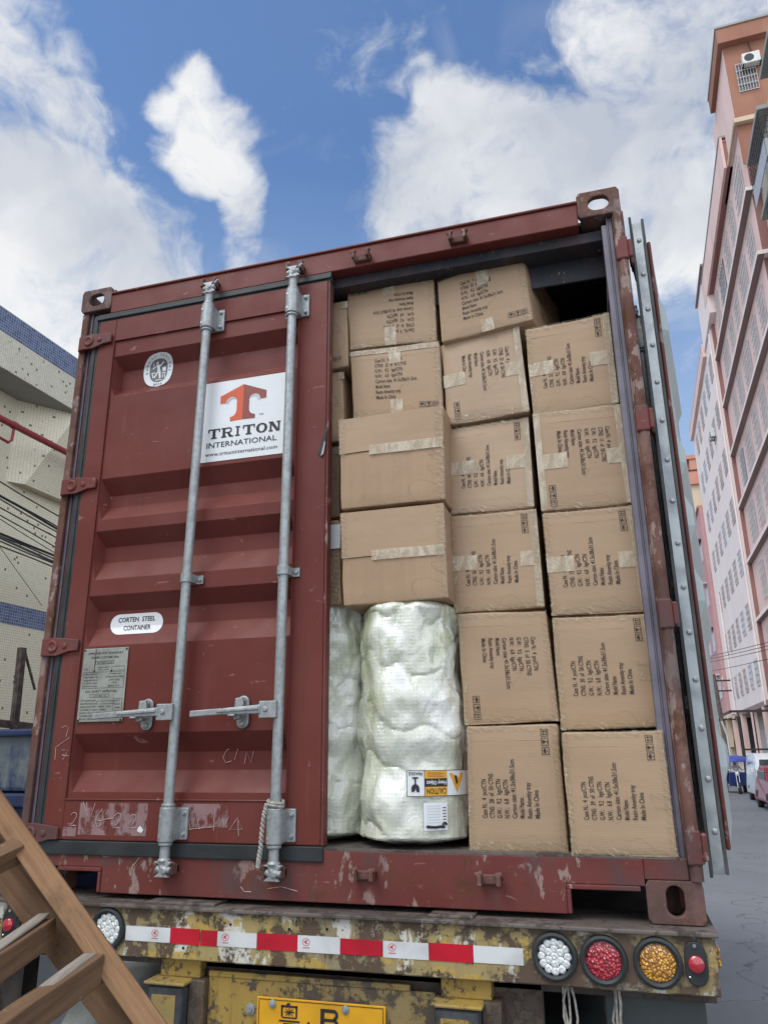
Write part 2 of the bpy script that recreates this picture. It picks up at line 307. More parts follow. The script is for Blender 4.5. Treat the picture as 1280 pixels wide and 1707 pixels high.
def wood(name, c1, c2, c3, ax):
    g = G(name)
    sc = {'X': (1.2, 14, 14), 'Y': (14, 1.2, 14), 'Z': (14, 14, 1.2)}[ax]
    vec = g.mapv(sc); n = g.noise(3.0, 8, .65, vec, .8); n2 = g.noise(1.6, 4)
    c = g.mix(g.step(n, .30, .72), c1, c2); c = g.mix(g.step(n2, .45, .7, 0, .55), c, c3)
    kn = g.vor(5.5, g.mapv((1, 1, 1))); c = g.mix(g.step(kn, .05, .13, .8, 0), c, (.05, .026, .012))
    c = g.mix(g.step(g.noise(9, 9, .8, vec), .62, .70, 0, .4), c, (.06, .035, .02))
    fine = g.noise(11, 5, .7, vec, .3); c = g.mix(g.step(fine, .50, .72, 0, .35), c, c2)
    crk = g.noise(2.4, 4, .6, g.mapv({'X': (.5, 22, 22)}.get(ax, sc)), .4); ck_ = g.step(g.math('ABSOLUTE', g.math('SUBTRACT', crk, .5)), .0, .010, 1, 0); c = g.mix(g.math('MULTIPLY', g.math('MULTIPLY', ck_, g.step(n2, .48, .6)), .6), c, (.05, .030, .018)); stn = g.noise(3.5, 6, .65); c = g.mix(g.step(stn, .54, .68, 0, .5), c, (.085, .050, .030))
    sp_ = g.noise(26, 6, .7); c = g.mix(g.step(sp_, .64, .70, 0, .6), c, (.42, .35, .26))
    M[name] = g.fin(c, .75, 0, g.bump(ck_, .4, -.002, g.bump(n, .6, .005, g.bump(fine, .5, .002))), spec=.25)
# plank lumber: object X runs along every plank
wood('pale timber', (.300, .170, .085), (.195, .102, .050), (.33, .215, .125), 'X')
wood('dark timber', (.205, .118, .064), (.125, .068, .037), (.24, .155, .095), 'X')
wood('grey timber', (.36, .32, .27), (.17, .14, .11), (.46, .42, .36), 'X')

def tiles(name, base, base2, dark, size, pdark, grout, patch=0.):
    g = G(name)
    v = g.mapv((1 / size, 1 / size, 1 / size))
    fl = g.t.nodes.new('ShaderNodeVectorMath'); fl.operation = 'FLOOR'; g.link(v, fl.inputs[0])
    fr = g.t.nodes.new('ShaderNodeVectorMath'); fr.operation = 'FRACTION'; g.link(v, fr.inputs[0])
    wn = g.t.nodes.new('ShaderNodeTexWhiteNoise'); wn.noise_dimensions = '3D'; g.link(fl.outputs[0], wn.inputs['Vector'])
    sx = g.t.nodes.new('ShaderNodeSeparateXYZ'); g.link(fr.outputs[0], sx.inputs[0])
    n = g.noise(.9, 6, .6)
    c = g.mix(wn.outputs['Value'], base, base2)
    c = g.mix(g.step(n, .45, .8, 0, .25), c, tuple(x * .6 for x in base))
    wn2 = g.t.nodes.new('ShaderNodeTexWhiteNoise'); wn2.noise_dimensions = '3D'
    of = g.t.nodes.new('ShaderNodeVectorMath'); of.operation = 'ADD'; g.link(fl.outputs[0], of.inputs[0]); of.inputs[1].default_value = (17.3, 5.1, 9.7); g.link(of.outputs[0], wn2.inputs['Vector'])
    thr = wn2.outputs['Value']
    if patch: thr = g.math('ADD', thr, g.step(g.noise(2.6, 6, .7, g.mapv((1, 1, 3))), .45, .7, 0, patch))
    dk = g.math('GREATER_THAN', thr, 1 - pdark); c = g.mix(dk, c, dark)
    gy = g.math('LESS_THAN', sx.outputs['Y'], .12); gz = g.math('LESS_THAN', sx.outputs['Z'], .12)
    gr = g.math('MAXIMUM', gy, gz); c = g.mix(gr, c, grout)
    M[name] = g.fin(c, .35, 0, g.bump(g.math('SUBTRACT', 1, gr), .3, .003))
tiles('cream mosaic tiles', (.86, .79, .57), (.92, .86, .66), (.18, .14, .09), .028, .013, (.56, .50, .35))
tiles('worn mosaic tiles', (.76, .71, .55), (.86, .82, .67), (.20, .17, .12), .028, .025, (.46, .42, .32), .09)
tiles('blue mosaic tiles', (.085, .125, .25), (.13, .18, .32), (.05, .075, .17), .032, .28, (.46, .50, .56))

def stucco(name, c, d, streak=.3, rough=.85):
    g = G(name); n = g.noise(.35, 5); k = g.noise(1.1, 6, .6, g.mapv((1, 1, .12)))
    cc = g.mix(g.step(n, .3, .7), c, d); cc = g.mix(g.step(k, .45, .75, 0, streak), cc, tuple(x * .62 for x in c))
    M[name] = g.fin(cc, rough, 0, g.bump(g.noise(9, 5), .2, .02))
stucco('pink stucco', (.72, .50, .445), (.78, .575, .52), .25)
stucco('pale pink stucco', (.84, .725, .68), (.80, .69, .65), .15)
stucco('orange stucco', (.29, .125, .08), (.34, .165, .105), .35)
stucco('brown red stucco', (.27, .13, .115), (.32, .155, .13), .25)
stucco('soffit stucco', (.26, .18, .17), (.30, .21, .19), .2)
stucco('beige stucco', (.44, .40, .35), (.40, .36, .31), .3)
stucco('cream stucco', (.56, .44, .31), (.60, .48, .35), .2)
stucco('cornice stucco', (.55, .25, .17), (.50, .22, .15), .2)
stucco('red stucco', (.47, .26, .26), (.52, .31, .30), .2)
stucco('grey concrete', (.28, .28, .26), (.36, .36, .33), .3)

g = G('window with grille'); br = g.t.nodes.new('ShaderNodeTexBrick'); g.link(g.mapv((1, 1, 1)), br.inputs['Vector'])
n = g.noise(.8, 4)
c = g.mix(g.step(n, .35, .65), (.44, .38, .355), (.60, .51, .48)); M['window with grille'] = g.fin(c, .6, 0, spec=.2)
g.t.nodes.remove(br)
g = G('clear screen'); M['clear screen'] = g.fin((.5, .55, .58), .1, 0, alpha=.25, spec=.8)
plain('dark glass', (.035, .042, .05), .12, 0, .3, 2, spec=.8)
plain('light glass', (.50, .47, .46), .35, 0, .2, 2, spec=.9)
plain('grille metal', (.50, .47, .46), .6, .1)
plain('dark grille metal', (.05, .045, .045), .6, .2)
plain('off white metal', (.60, .61, .59), .45, 0, .1)
plain('fan black', (.02, .02, .02), .5)
plain('red pipe paint', (.30, .035, .04), .4, 0, .12)
plain('cable black', (.02, .02, .022), .6)
plain('cable grey', (.09, .085, .08), .6)
plain('rusty angle iron', (.11, .085, .07), .8, .1, .4, 20, .4)
plain('blue car paint', (.015, .035, .16), .3, .1, .1, coat=.5)
plain('blue canopy', (.05, .08, .36), .45)
plain('white car paint', (.66, .68, .70), .25, 0, .03, coat=.6)
plain('red car paint', (.26, .016, .03), .35, 0, .05, coat=.2)
plain('dark car paint', (.03, .035, .04), .25, 0, .1, coat=.6)
plain('tyre', (.03, .03, .03), .8, 0, .3, 14, .3)
plain('dusty tyre', (.20, .21, .20), .85, 0, .35, 6, .4)
plain('chrome', (.6, .6, .6), .2, .9)
plain('skin', (.32, .18, .12), .6); plain('dark cloth', (.05, .04, .05), .9); plain('red cloth', (.22, .04, .04), .9); plain('pale helmet', (.65, .66, .64), .35)
plain('utility pole', (.13, .10, .085), .8, 0, .3, 6)
plain('insulator', (.62, .60, .55), .3)
plain('licence yellow', (.68, .34, .012), .4, 0, .12, 8)
plain('bumper rubber', (.045, .05, .055), .6, 0, .5, 14, .4)
plain('mudflap', (.055, .065, .062), .6, 0, .35, 4, .2)
g = G('blue bin paint'); n = g.noise(3.2, 8, .7); n2 = g.noise(11, 6, .7, g.mapv((1, 1, .3)))
c = g.mix(g.step(n, .36, .56), (.016, .034, .10), (.11, .135, .145)); c = g.mix(g.step(n2, .55, .72, 0, .7), c, (.22, .24, .23))
M['blue bin paint'] = g.fin(c, .45)
g = G('road asphalt'); n = g.noise(.35, 6, .6); f = g.noise(60, 3, .7)
c = g.mix(g.step(n, .3, .7), (.150, .155, .165), (.20, .205, .215)); c = g.mix(g.step(f, .4, .7, 0, .25), c, (.12, .12, .125))
ck = g.vor(.42, g.mapv((1, 1, 1), src=None), 'DISTANCE_TO_EDGE'); 
nv = g.t.nodes.new('ShaderNodeVectorMath'); nv.operation = 'ADD'
nn = g.t.nodes.new('ShaderNodeTexNoise'); nn.inputs['Scale'].default_value = 2.0; nn.inputs['Detail'].default_value = 5; g.link(g.obj, nn.inputs['Vector'])
g.link(g.obj, nv.inputs[0]); g.link(nn.outputs['Color'], nv.inputs[1])
ck = g.vor(.30, nv.outputs[0], 'DISTANCE_TO_EDGE')
c = g.mix(g.step(ck, .0, .006, .75, 0), c, (.05, .05, .052))
st = g.noise(1.4, 6, .7); c = g.mix(g.step(st, .56, .68, 0, .4), c, (.095, .095, .10)); pt = g.vor(.22, None, 'F1', 'Color'); sp_ = g.t.nodes.new('ShaderNodeSeparateXYZ'); g.link(pt, sp_.inputs[0]); c = g.mix(g.step(sp_.outputs['X'], .7, .72, 0, .25), c, (.12, .118, .115))
M['road asphalt'] = g.fin(c, .8, 0, g.bump(f, .3, .004))

# ---------------------------------------------------------------- mesh builder
ORG = {}
FACE = [False]
class MB:
    def __init__(s, T=None): s.v = []; s.f = []; s.mi = []; s.T = T; s.cur = 0; s.fixed = False
    def add(s, vs, fs):
        b = len(s.v); s.v += [Vector(p) for p in vs]
        for f in fs: s.f.append(tuple(b + i for i in f)); s.mi.append(s.cur)
    def box(s, x0, x1, y0, y1, z0, z1):
        x0, x1 = min(x0, x1), max(x0, x1); y0, y1 = min(y0, y1), max(y0, y1); z0, z1 = min(z0, z1), max(z0, z1)
        vs = [(x0, y0, z0), (x1, y0, z0), (x1, y1, z0), (x0, y1, z0), (x0, y0, z1), (x1, y0, z1), (x1, y1, z1), (x0, y1, z1)]
        s.add(vs, [(0, 3, 2, 1), (4, 5, 6, 7), (0, 1, 5, 4), (1, 2, 6, 5), (2, 3, 7, 6), (3, 0, 4, 7)])
    def hexa(s, c8): s.add(c8, [(0, 3, 2, 1), (4, 5, 6, 7), (0, 1, 5, 4), (1, 2, 6, 5), (2, 3, 7, 6), (3, 0, 4, 7)])
    def bar(s, a, b, wu, wv, up=(0, 0, 1)):
        a = Vector(a); b = Vector(b); d = (b - a).normalized(); up = Vector(up)
        if abs(d.dot(up)) > .99: up = Vector((0, 1, 0))
        u = d.cross(up).normalized() * wu / 2; v = u.cross(d).normalized() * wv / 2
        s.hexa([a - u - v, a + u - v, b + u - v, b - u - v, a - u + v, a + u + v, b + u + v, b - u + v])
    def tube(s, pts, r, n=10, cap=True):
        pts = [Vector(p) for p in pts]; rr = r if isinstance(r, (list, tuple)) else [r] * len(pts)
        rings = []; up = None
        for i, p in enumerate(pts):
            d = (pts[min(i + 1, len(pts) - 1)] - pts[max(i - 1, 0)]).normalized()
            if up is None: up = Vector((0, 0, 1)) if abs(d.z) < .9 else Vector((0, 1, 0))
            u = d.cross(up).normalized(); v = u.cross(d).normalized(); up = v
            rings.append([p + (u * math.cos(2 * math.pi * k / n) + v * math.sin(2 * math.pi * k / n)) * rr[i] for k in range(n)])
        vs = [q for rg in rings for q in rg]; fs = []
        for i in range(len(rings) - 1):
            for k in range(n):
                k2 = (k + 1) % n; fs.append((i * n + k, i * n + k2, (i + 1) * n + k2, (i + 1) * n + k))
        if cap: fs += [tuple(range(n))[::-1], tuple((len(rings) - 1) * n + k for k in range(n))]
        s.add(vs, fs)
    def lathe(s, c, ax, prof, n=24, u0=None):
        """prof: list of (radius, distance along axis)"""
        c = Vector(c); ax = Vector(ax).normalized(); u = Vector(u0) if u0 else (Vector((0, 0, 1)) if abs(ax.z) < .9 else Vector((1, 0, 0)))
        u = (u - ax * u.dot(ax)).normalized(); v = ax.cross(u); vs = []; fs = []
        for (r, h) in prof:
            for k in range(n):
                a = 2 * math.pi * k / n; vs.append(c + ax * h + (u * math.cos(a) + v * math.sin(a)) * r)
        for i in range(len(prof) - 1):
            for k in range(n): fs.append((i * n + k, i * n + (k + 1) % n, (i + 1) * n + (k + 1) % n, (i + 1) * n + k))
        if prof[0][0] > 1e-5: fs.append(tuple(range(n))[::-1])
        if prof[-1][0] > 1e-5: fs.append(tuple((len(prof) - 1) * n + k for k in range(n)))
        s.add(vs, fs)
    def poly(s, pts, o, u, v, t=0.0):
        """flat polygon (2D pts) in the frame o,u,v; thickness t along u x v"""
        o = Vector(o); u = Vector(u); v = Vector(v); n = u.cross(v).normalized()
        a = [o + u * x + v * y for x, y in pts]; k = len(a)
        if not t: s.add(a, [tuple(range(k))]); return
        b = [p + n * t for p in a]
        s.add(a + b, [tuple(range(k))[::-1], tuple(range(k, 2 * k))] + [(i, (i + 1) % k, k + (i + 1) % k, k + i) for i in range(k)])
    def build(s, name, mat, parent=None, smooth=False, bevel=0, seg=2, weld=False, subsurf=0):
        T = s.T; vs = [T @ p for p in s.v] if T else s.v
        if FACE[0] and not s.fixed: vs = [Vector((2.2487 + (p.x - 2.2487) * 1.0114, p.y, .487 + (p.z - .487) * 1.0114)) for p in vs]
        vs = [Vector((p.x, p.y, p.z + H0)) for p in vs]
        root = parent
        while root is not None and root.parent: root = root.parent
        org = ORG.get(root.name) if root is not None else None
        if parent is None:
            org = Vector((sum(p.x for p in vs) / len(vs), sum(p.y for p in vs) / len(vs), min(p.z for p in vs)))
        me = bpy.data.meshes.new(name); me.from_pydata([tuple(p - org) for p in vs], [], s.f)
        mats = mat if isinstance(mat, (list, tuple)) else [mat]
        for mm in mats: me.materials.append(M[mm] if isinstance(mm, str) else mm)
        for p, i in zip(me.polygons, s.mi): p.material_index = min(i, len(mats) - 1)
        bm = bmesh.new(); bm.from_mesh(me)
        if weld: bmesh.ops.remove_doubles(bm, verts=bm.verts, dist=1e-5)
        bmesh.ops.recalc_face_normals(bm, faces=bm.faces); bm.to_mesh(me); bm.free()
        o = bpy.data.objects.new(name, me); col.objects.link(o)
        if parent is None: o.location = org; ORG[o.name] = org
        else: o.parent = parent
        if smooth:
            for p in me.polygons: p.use_smooth = True
            try: me.set_sharp_from_angle(angle=R_(38))
            except Exception: pass
        if bevel:
            b = o.modifiers.new('bevel', 'BEVEL'); b.width = bevel; b.segments = seg; b.limit_method = 'ANGLE'; b.angle_limit = R_(40)
        if subsurf:
            b = o.modifiers.new('sub', 'SUBSURF'); b.levels = b.render_levels = subsurf
        return o
def tag(o, label=None, cat=None, group=None, kind=None):
    if label: o['label'] = label
    if cat: o['category'] = cat
    if group: o['group'] = group
    if kind: o['kind'] = kind
    return o
def thing(name, loc, label, cat, group=None):
    """an Empty at the thing's base; loc in container coordinates"""
    o = bpy.data.objects.new(name, None); col.objects.link(o); o.empty_display_size = .1
    L = Vector((loc[0], loc[1], loc[2] + H0)); o.location = L; ORG[o.name] = L
    return tag(o, label, cat, group)
def dup(root, loc, rz=0, label=None):
    def cp(o, par):
        c = o.copy(); col.objects.link(c)
        if par: c.parent = par
        for ch in list(o.children): cp(ch, c)
        return c
    r = cp(root, None); r.location = Vector((loc[0], loc[1], loc[2] + H0)); r.rotation_euler = (0, 0, rz); ORG[r.name] = r.location.copy()
    if label: r['label'] = label
    return r

# ---- lettering: one flat mesh per print, made from Blender's built-in font
_tx = {}
def text_poly(st, bold=0.0):
    key = (st, bold)
    if key not in _tx:
        cu = bpy.data.curves.new('t', 'FONT'); cu.body = st; cu.size = 1.0; cu.resolution_u = 2; cu.offset = bold; cu.fill_mode = 'FRONT'
        ob = bpy.data.objects.new('t', cu); col.objects.link(ob)
        dg = bpy.context.evaluated_depsgraph_get(); dg.update(); me = bpy.data.meshes.new_from_object(ob.evaluated_get(dg))
        vs = [(v.co.x, v.co.y) for v in me.vertices]; fs = [tuple(p.vertices) for p in me.polygons]
        bpy.data.objects.remove(ob); bpy.data.curves.remove(cu); bpy.data.meshes.remove(me); _tx[key] = (vs, fs)
    return _tx[key]
def put_text(mb, st, o, u, v, h, width=None, xs=1.0, align='L', bold=0.0, arc=None):
    """o origin of the baseline, u right, v up (unit vectors), h cap height"""
    vs, fs = text_poly(st, bold)
    if not vs: return
    x0 = min(p[0] for p in vs); x1 = max(p[0] for p in vs); k = h / .70
    sx = k * xs if width is None else width / max(1e-6, x1 - x0)
    off = 0 if align == 'L' else (-(x1 - x0) * sx / 2 if align == 'C' else -(x1 - x0) * sx)
    o = Vector(o); u = Vector(u); v = Vector(v)
    mb.add([o + u * ((p[0] - x0) * sx + off) + v * (p[1] * k) for p in vs], fs)

# ================================================================ THE ROAD
mb = MB(); a = R_(1.454)
mb.box(-400, 400, -60, 700, -H0 - .3, -H0)
o = mb.build('road', 'road asphalt'); tag(o, kind='structure')

mb = MB(); AZ_ = R_(1.4538868)
def _S(off, s_): return (CAM.x + math.cos(AZ_) * off + math.sin(AZ_) * s_, CAM.y - math.sin(AZ_) * off + math.cos(AZ_) * s_)
q_ = [_S(5.75, 18), _S(9.4, 18), _S(9.4, 200), _S(5.75, 200)]
mb.hexa([Vector((x, y, -H0 - .02)) for x, y in q_] + [Vector((x, y, -H0 + .13)) for x, y in q_])
o = mb.build('pavement', 'grey concrete'); tag(o, kind='structure')
# ================================================================ CONTAINER
UX0, UZ0 = Vector((1, 0, 0)), Vector((0, 0, 1))
W, HC, LEN = 2.438, 2.591, 6.06
cont = thing('shipping_container', (W / 2, LEN / 2, 0), 'dark red steel container loaded with cartons, left rear door shut, right one swung open', 'freight container')

def casting(x0, z0, y0=0.0, inner_side=1, top=True):
    """a corner casting 162 x 178 x 118 with an oblong hole in its end, side and top; real hollow"""
    mb = MB(); w_, d_, h_ = .162, .178, .118
    n = 8
    def plate(o, u, v, t, rx, rz, wU, wV, cx, cz):
        # rectangle wU x wV with an oblong hole, extruded t along u x v
        u = Vector(u); v = Vector(v); nn = u.cross(v).normalized(); o = Vector(o)
        outer = []; inner = []; K = 32
        for k in range(K):
            a_ = 2 * math.pi * (k + .5) / K; c_, s_ = math.cos(a_), math.sin(a_)
            q = max(abs(c_) / (wU / 2), abs(s_) / (wV / 2)); outer.append((wU / 2 + c_ / q, wV / 2 + s_ / q))
            # stadium
            if rx > rz: e = rx - rz; ix = math.copysign(e, c_) + rz * c_; iz = rz * s_
            else: e = rz - rx; ix = rx * c_; iz = math.copysign(e, s_) + rx * s_
            inner.append((cx + ix, cz + iz))
        P = [o + u * x + v * y for x, y in outer] + [o + u * x + v * y for x, y in inner]
        Q = [p + nn * t for p in P]; vs = P + Q; fs = []
        for k in range(K):
            k2 = (k + 1) % K
            fs += [(k, k2, K + k2, K + k), (2 * K + k, 3 * K + k, 3 * K + k2, 2 * K + k2), (K + k, K + k2, 3 * K + k2, 3 * K + k), (k, 2 * K + k, 2 * K + k2, k2)]
        mb.add(vs, fs)
    t = .028
    # end plate (faces -y)
    if top: plate((x0, y0 + t, z0), (1, 0, 0), (0, 0, 1), t, .040, .0315, w_, h_, w_ / 2 , h_ / 2 )
    else: plate((x0, y0 + t, z0), (1, 0, 0), (0, 0, 1), t, .0255, .042, w_, h_, w_ / 2, h_ / 2 + .004)
    # outer side plate with hole
    xs = x0 if inner_side > 0 else x0 + w_ - t
    plate((xs, y0 + t + .0005, z0), (0, 1, 0), (0, 0, 1), t, .032, .036, d_ - t, h_, (d_ - t) / 2, h_ / 2)
    xi = x0 + w_ - .008 if inner_side > 0 else x0
    if top:
        mb.box(x0 + (t if inner_side > 0 else .008), x0 + w_ - (.008 if inner_side > 0 else t), y0 + t, y0 + d_, z0, z0 + .010)
        if inner_side > 0: mb.box(xi, xi + .008, y0 + t, y0 + d_, z0, z0 + h_)
    else:
        mb.box(xi, xi + .008, y0 + t, y0 + d_, z0, z0 + h_)
        mb.box(x0 + .008, x0 + w_ - .008, y0 + d_ - .01, y0 + d_, z0, z0 + h_)
        mb.box(x0 + .008, x0 + w_ - .008, y0 + t, y0 + d_ - .01, z0 + h_ - .012, z0 + h_)
    mb.build('corner_casting', 'rusty container paint', cont, bevel=.005)
casting(0, HC - .118, 0, 1, True); casting(W - .162, HC - .118, 0, -1, True)
casting(0, 0, 0, 1, False); casting(W - .162, 0, 0, -1, False)
# corner posts
for sx in (0, 1):
    X = (lambda x: x) if sx == 0 else (lambda x: W - x)
    mb = MB(); mb.box(X(.004), X(.038), .012, .150, .118, HC - .118)
    mb.build('corner_post', 'rusty container paint', cont, bevel=.006)
    mb = MB(); mb.box(X(.038), X(.054), .030, .06, .118, HC - .118); mb.box(X(.054), X(.058), .020, .06, .118, HC - .118)
    mb.build('post_channel', 'jamb paint', cont, bevel=.003)
    mb = MB(); mb.box(X(.058), X(.078), .026, .115, .15, HC - .15)
    mb.build('post_inner_flange', 'worn container paint' if sx == 0 else 'jamb paint', cont, bevel=.002)
# header
mb = MB(); mb.box(.162, W - .162, .004, .10, 2.447, 2.545); mb.box(.162, W - .162, -.004, .11, 2.545, 2.556)
mb.build('header', 'container paint', cont, bevel=.004)
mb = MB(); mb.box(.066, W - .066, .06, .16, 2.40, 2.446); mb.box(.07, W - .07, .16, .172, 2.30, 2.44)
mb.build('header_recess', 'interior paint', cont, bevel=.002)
# sill with forklift pockets
mb = MB(); mb.poly([(.162, .176), (.162, .100), (.391, .100), (.391, .016), (2.045, .016), (2.045, .100), (W - .162, .100), (W - .162, .176)], (0, .004, 0), UX0, UZ0, -.116)
o = mb.build('sill', 'worn container paint', cont, bevel=.003)
for (xa, xb) in ((W - .1615, W - .036), (.036, .1615)):
    mb = MB(); mb.box(xa, xb, .0045, .125, .119, .180); mb.build('sill_corner', 'worn container paint', cont, bevel=.003)
mb = MB()
for (x0, x1, xa) in ((.205, .391, .379), (2.045, 2.262, 2.045)):
    mb = MB(); mb.box(x0, x1, -.002, .03, .086, .100); mb.box(xa, xa + .012, -.002, .03, .018, .0862); mb.build('pocket_lip', 'worn container paint', cont, bevel=.003)
mb = MB(); mb.box(.066, W - .066, .004, 6.0, .176, .184)
mb.build('floor', 'deck steel', cont)
# side walls (corrugated), roof, front wall
def corr_wall(xa, xb, name):
    mb = MB(); y = .16; p = []
    while y < LEN - .1:
        p += [(y, xa), (y + .07, xa), (y + .14, xb), (y + .21, xb)]; y += .28
    vs = [(x, y_, .17) for y_, x in p] + [(x, y_, 2.50) for y_, x in p]; k = len(p)
    mb.add(vs, [(i, i + 1, k + i + 1, k + i) for i in range(k - 1)])
    mb.box(min(xa, xb), max(xa, xb) + .012, .15, LEN, 2.49, 2.58); mb.box(min(xa, xb) - .004, max(xa, xb) + .010, .15, LEN, .02, .18)
    return mb.build(name, ['container paint'], cont)
corr_wall(.010, .045, 'side_wall'); corr_wall(W - .022, W - .058, 'side_wall')
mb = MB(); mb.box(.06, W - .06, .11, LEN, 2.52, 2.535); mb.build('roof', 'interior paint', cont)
mb = MB(); mb.box(.03, W - .03, LEN - .05, LEN, .05, 2.55); mb.build('front_wall', 'container paint', cont)
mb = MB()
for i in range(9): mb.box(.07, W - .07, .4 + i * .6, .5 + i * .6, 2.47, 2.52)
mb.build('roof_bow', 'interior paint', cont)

def keeper(x, z):
    mb = MB(); mb.box(x - .038, x - .024, -.045, .004, z - .018, z + .014); mb.box(x + .022, x + .036, -.045, .004, z - .018, z + .014)
    mb.box(x - .038, x + .036, -.012, .004, z - .016, z + .012); mb.tube([(x - .044, -.034, z + .012), (x - .020, -.034, z + .020)], .009, 8); mb.tube([(x + .018, -.034, z + .012), (x + .042, -.034, z + .016)], .009, 8)
    mb.build('cam_keeper', 'rusty container paint', cont, bevel=.004)
for x in (.69, 1.096, 1.394, 1.805): keeper(x, 2.480)
for x in (.672, 1.083, 1.402, 1.814): keeper(x, .108)

# door leaf -------------------------------------------------------------
DOORZ = [(2.213, 0), (2.158, 1), (2.058, 1), (2.011, 0), (1.624, 0), (1.559, 1), (1.504, 1), (1.439, 0), (1.389, 0), (1.329, 1), (1.262, 1), (1.180, 0), (1.113, 0), (1.055, 1), (.987, 1), (.907, 0), (.571, 0), (.500, 1), (.434, 1), (.358, 0)]
def door_leaf(T, closed=True):
    name = 'door'
    pm = 'container paint' if closed else 'container paint'
    x0, x1 = .118, 1.238
    px0, px1 = .205, 1.112
    mb = MB(T); z0, z1 = .190, 2.405
    mb.box(x0, px0, 0, .045, z0, z1); mb.box(px1, x1, 0, .045, z0, z1); mb.box(px0, px1, 0, .045, z0, .332); mb.box(px0, px1, 0, .045, 2.292, z1)
    leaf = mb.build(name, pm, cont, bevel=.004)
    # pressed panel
    mb = MB(T); D = .052 if closed else .026; base = .006 if closed else .054
    zs = [(2.292, 0)] + DOORZ + [(.332, 0)]
    xs = [px0, px0 + .004, px0 + .026, px1 - .020, px1 - .004, px1]; prof = [0, 0, 1, 1, 0, 0]
    vs = []; fs = []
    for z, dd in zs:
        for x, q in zip(xs, prof): vs.append((x, base + D * dd * q, z))
    n = len(xs)
    for i in range(len(zs) - 1):
        for j in range(n - 1): fs.append((i * n + j, i * n + j + 1, (i + 1) * n + j + 1, (i + 1) * n + j))
    mb.add(vs, fs)
    # soften the press lines
    o = mb.build('door_panel', 'container paint' if closed else 'door inner painted sheen', leaf, smooth=False)
    so_ = o.modifiers.new('solid', 'SOLIDIFY'); so_.thickness = .002; so_.offset = 0
    b = o.modifiers.new('bevel', 'BEVEL'); b.width = .008; b.segments = 3; b.limit_method = 'ANGLE'; b.angle_limit = R_(12)
    # weld bead around the panel
    mb = MB(T); e = -.0015
    for (a_, b_) in (((px0, e, .332), (px1, e, .332)), ((px0, e, 2.292), (px1, e, 2.292)), ((px0, e, .332), (px0, e, 2.292)), ((px1, e, .332), (px1, e, 2.292))): mb.tube([a_, b_], .003, 6)
    mb.build('weld_bead', 'container paint', leaf)
    # edge profile at the free side
    mb = MB(T); mb.box(x1, x1 + .010, .004, .048, z0, z1); mb.build('edge_strip', 'worn container paint', leaf, bevel=.003)
    # gaskets
    mb = MB(T)
    mb.box(.080, .118, .004, .026, .15, 2.44); mb.box(.090, .106, -.001, .006, .15, 2.44)
    mb.box(.106, x1 + .012, -.006, .020, .140, .188); mb.box(.10, x1 + .014, .0025, .03, 2.400, 2.4455); mb.box(.10, x1 + .014, -.006, .004, 2.412, 2.426)
    mb.build('door_gasket', 'rubber' , leaf, bevel=.003)
    # lock rods
    rx = lambda i, z: ((.6785 + (z - .3) * .0125) if i == 0 else (1.0925 + (z - .3) * .0035))
    for i in (0, 1):
        f = lambda z: rx(i, z)
        mb = MB(T); mb.tube([(f(z), -.048, z) for z in (.20, .8, 1.5, 2.36)], .0185, 18); 
        rod = mb.build('lock_rod', 'galvanised steel', leaf, smooth=True)
        for (za, zb, pz) in ((2.238, 2.350, 1), (.196, .312, -1)):
            xm = f((za + zb) / 2)
            mb = MB(T); mb.tube([(f(za), -.048, za), (f(zb), -.048, zb)], .0285, 20)
            mb.tube([(f(za), -.048, za - .012), (f(za), -.048, za)], .0245, 18); mb.tube([(f(zb), -.048, zb), (f(zb), -.048, zb + .012)], .0245, 18)
            mb.box(xm - .046, xm + .060, -.012, .0, za + .004, zb - .004); mb.box(xm - .0285, xm + .0285, -.048, -.010, za + .004, zb - .004)
            mb.build('rod_bracket', 'galvanised steel', leaf, bevel=.004)
            mb = MB(T)
            for dx in (-.037, .046):
                for dz in (.026, -.026): mb.lathe((xm + dx, -.012, (za + zb) / 2 + dz * 1.35), (0, -1, 0), [(.0095, 0), (.0095, .003), (.0075, .005), (.006, .010), (0, .011)], 10)
            for dz in (.024, -.030):
                mb.lathe((xm - .012, -.0735, (za + zb) / 2 + dz * 1.2), (0, -1, 0), [(.0055, 0), (.0055, .0022), (0, .0022)], 10)
            mb.build('bolt', 'bright galvanised steel', leaf)
            # cam end
            zc = zb + .012 if pz > 0 else za - .012; s_ = pz
            zz = lambda q: zc + s_ * q
            mb = MB(T); X = f(zc)
            mb.tube([(X, -.048, zz(0)), (X, -.048, zz(.040)), (X, -.048, zz(.046)), (X, -.048, zz(.052))], [.017, .018, .024, .022], 16)
            mb.poly([(-.034, zz(.050)), (-.012, zz(.058)), (-.010, zz(.085)), (-.030, zz(.100)), (.026, zz(.100)), (.012, zz(.084)), (.022, zz(.066)), (.036, zz(.052)), (.016, zz(.048))], (X, -.044, 0), (1, 0, 0), (0, 0, 1), .020)
            mb.tube([(X - .004, -.058, zz(.066)), (X + .030, -.056, zz(.078))], .011, 10); mb.tube([(X - .024, -.052, zz(.070)), (X + .004, -.052, zz(.086))], .012, 10)
            mb.lathe((X + .010, -.062, zz(.078)), (0, -1, 0), [(.012, 0), (.013, .004), (.008, .008), (0, .008)], 10)
            if pz > 0: mb.tube([(X + .018, -.05, zz(.092)), (X + .042, -.052, zz(.112))], .006, 8)
            mb.build('cam_end', 'galvanised steel', leaf, bevel=.002)
        # middle clamp
        X = f(1.143)
